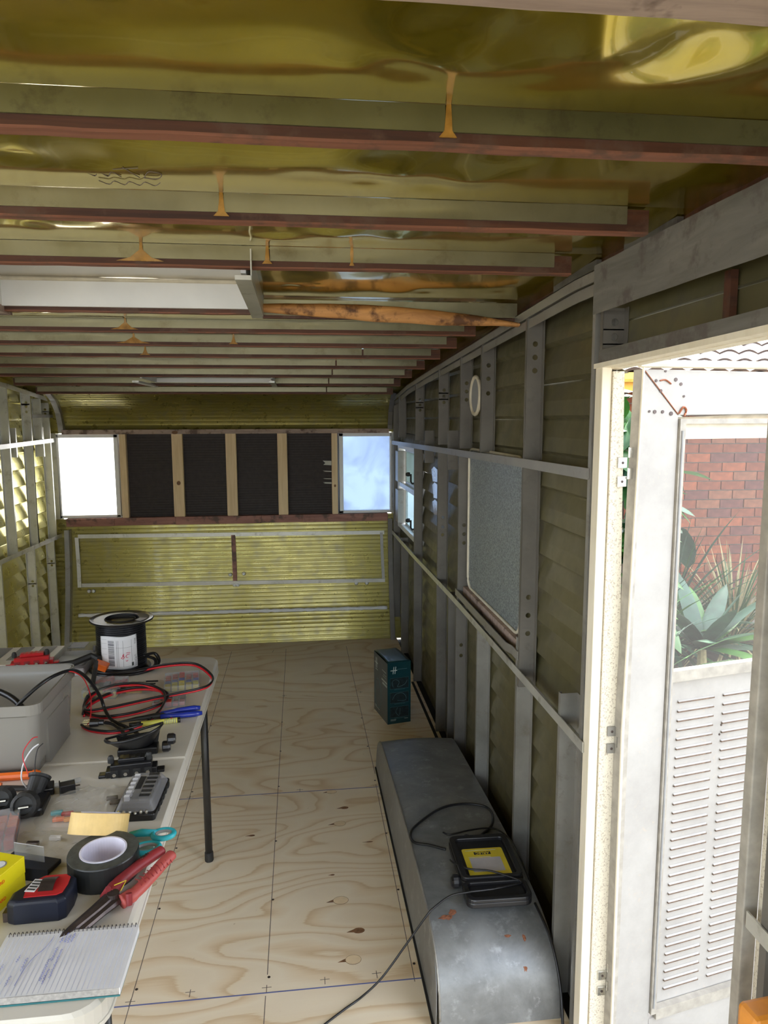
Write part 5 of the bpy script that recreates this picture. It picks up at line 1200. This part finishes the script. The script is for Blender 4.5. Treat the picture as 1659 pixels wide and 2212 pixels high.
# the far bricks left of the gap and beyond the door are one part
m = MB()
for r in range(26):
    for c in range(16):
        x = -1.6+c*bw+(bw/2 if r % 2 else 0)
        if (x > .52 or x < -1.2) or False: 
            if x < 2.1: m.box(x-.124, x+.124, 0, .03, r*bh+.002+.04, r*bh+.086+.04)
tag(m.obj('outer_bricks', 'brick_0', hs), kind='stuff')
MB().box(-1.75, 2.4, -.40, .10, 2.44, 2.47).obj('eave_lining', 'fascia_orange', hs); MB().box(-1.75, 2.4, -.42, -.39, 2.40, 2.53).obj('fascia', 'fascia_orange', hs)
m = MB(); P = [(-1.8+4.2*k/12, -.47, 2.53) for k in range(13)]
m.sweep(P, [(0, .045, .03), (0, .045, -.05), (0, -.03, -.055), (0, -.045, -.03), (0, -.045, .03), (0, -.038, .03), (0, -.035, -.025), (0, .03, -.04), (0, .037, .03)]); m.obj('gutter', 'gutter_yellow', hs)
# curved roof tiles, one row above the other
tw_, td = .205, .30
def tile(u, v):
    a = u*2*PI; return Vector((tw_*(u-.5), td*v, .020*math.cos(a-PI)*1.4+.045*(-.5*(1-v))*0+.0))
m = MB(); n = 12; vs = []; fs = []
for s_ in (0, 1):
    for k in range(n+1):
        u = k/n; zt = .036*abs(math.sin(PI*u)) 
        for th in (0, -.014): vs.append((tw_*(u-.5)*1.02, td*s_*1.15, zt+th))
for k in range(n):
    a = 2*k; b = 2*(k+1); o_ = 2*(n+1)
    fs += [(a, b, b+o_, a+o_), (a+1, a+1+o_, b+1+o_, b+1), (a, a+1, b+1, b), (a+o_, b+o_, b+1+o_, a+1+o_)]
m.add(vs, fs); tp = m.obj('roof_tile', 'roof_tile', hs); first = True
sl = math.radians(23)
m = MB(); vs = []; fs = []
for k in range(n+1):
    u = k/n; zt = .036*abs(math.sin(PI*u)); vs += [(tw_*(u-.5)*1.02, -.006, zt+.004), (tw_*(u-.5)*1.02, -.006, zt-.026), (tw_*(u-.5)*1.02, .03, zt-.026)]
for k in range(n): fs += [(3*k, 3*k+3, 3*k+4, 3*k+1), (3*k+1, 3*k+4, 3*k+5, 3*k+2)]
m.add(vs, fs); lp = m.obj('tile_lip', 'tile_side', hs)
for r in range(7):
    for c in range(14):
        loc = (-1.65+c*tw_+(0), -.46+r*td*.92*math.cos(sl), 2.575+r*td*.92*math.sin(sl)+.0)
        if first: tp.location = loc; tp.rotation_euler = (sl-.06, 0, 0); lp.location = loc; lp.rotation_euler = (sl-.06, 0, 0); first = False
        else: share(tp, 'roof_tile', loc, hs, (sl-.06, 0, 0)); share(lp, 'tile_lip', loc, hs, (sl-.06, 0, 0))
MB().add([(-1.8, -.44, 2.555), (1.4, -.44, 2.555), (1.4, 1.6, 3.40), (-1.8, 1.6, 3.40)], [(0,1,2,3)]).obj('roof_deck', 'tile_side', hs, solid=.01)

def leaf(m, base, az, el, L, W_, droop, n=7, fold=.18):
    p = Vector(base); d = Vector((math.cos(az)*math.cos(el), math.sin(az)*math.cos(el), math.sin(el))); side = Vector((-math.sin(az), math.cos(az), 0)); vs = []
    for k in range(n+1):
        t = k/n; w_ = W_*(math.sin(PI*min(1, (t*.86+.10)))**.8) if k < n else 0.0005
        up = side.cross(d); vs += [p-side*w_+up*w_*fold, p-up*w_*fold*.3, p+side*w_+up*w_*fold]
        d = (d+Vector((0, 0, -droop/n))).normalized(); p = p+d*L/n
    m.add(vs, [f for k in range(n) for f in ((3*k, 3*k+1, 3*k+4, 3*k+3), (3*k+1, 3*k+2, 3*k+5, 3*k+4))]); return m
def plant(name, label, loc, specs, mats, seed):
    t = thing(name, label, 'plant', loc); rg = random.Random(seed)
    for i, (az, el, L, W_, dr_, h) in enumerate(specs(rg)):
        m = MB(); leaf(m, (0, 0, h), az, el, L, W_, dr_); m.obj('leaf', mats[i % len(mats)], t, smooth=True)
    MB().tube([(0, 0, 0), (.01, 0, .12), (0, 0, .40 if name == 'agave' else .22)], [.05, .045, .03], 8).obj('stem', 'dry_grass', t)
    return t
def agave(n_, L, W_): return lambda rg: [(i*2.4, .25+.95*(i/n_)+rg.uniform(-.1, .1), L*rg.uniform(.8, 1.1), W_*rg.uniform(.8, 1.1), .5, .38) for i in range(n_)]
def straps(n_, L, W_, lo_=.3): return lambda rg: [(rg.uniform(0, 6.28), rg.uniform(lo_, 1.45), L*rg.uniform(.6, 1.1), W_, rg.uniform(.5, 1.4), .08) for i in range(n_)]
plant('agave', 'broad leaved grey green agave rosette seen low through the fly screen', (3.08, 5.05, -.5), agave(20, .66, .080), ['leaf_3', 'leaf_3', 'leaf_1'], 4)
plant('strap_leaf_plant', 'tall strap leaved plant against the brick wall', (3.30, 6.05, -.5), straps(110, 1.3, .020, .35), ['leaf_0', 'leaf_2', 'leaf_3'], 5)
plant('bush', 'dry tangled grassy bush at the foot of the brick wall', (3.95, 6.0, -.5), straps(260, .95, .009, .35), ['dry_grass', 'dry_grass', 'leaf_0'], 6)
for i, (x, y, L, lb) in enumerate(((2.05, 4.35, 1.1, 'lush strap leaves filling the gap beside the door hinge'), (2.55, 5.35, 1.3, 'taller strap leaves further back in the door gap'), (1.72, 3.6, .8, 'lowest clump of strap leaves in the door gap'))):
    plant('strap_leaf_plant', lb, (x, y, -.5), straps(70, L, .022, .5), ['leaf_0', 'leaf_1', 'leaf_2', 'leaf_3'], 20+i)
def shrub(name, label, loc, H_, R_, n_, L, W_, seed, mats):
    t = thing(name, label, 'shrub', loc); rg = random.Random(seed)
    for i in range(n_):
        a = rg.uniform(0, 2*PI); z = H_*rg.uniform(.25, 1); r = R_*rg.random()**.5
        m = MB(); leaf(m, (r*math.cos(a), r*math.sin(a), z), rg.uniform(0, 6.28), rg.uniform(-.9, .5), L*rg.uniform(.7, 1.2), W_, .8, 5); m.obj('leaf', mats[i % len(mats)], t, smooth=True)
    m = MB()
    for k in range(5): a = k*1.256; m.tube([(0, 0, 0), (R_*.3*math.cos(a), R_*.3*math.sin(a), H_*.5), (R_*.6*math.cos(a), R_*.6*math.sin(a), H_*.95)], [.02, .014, .005], 6)
    m.obj('branches', 'tile_side', t); return t
shrub('leafy_shrub', 'bright leafy shrub below the yellow gutter in the door gap', (2.20, 4.62, -.5), 2.35, .32, 230, .25, .065, 31, ['leaf_1', 'leaf_0', 'leaf_1', 'leaf_2'])
shrub('leafy_shrub', 'broad leaf shrub rising in front of the brick wall', (3.25, 6.1, -.5), 1.75, .22, 26, .40, .10, 33, ['leaf_3', 'leaf_0'])
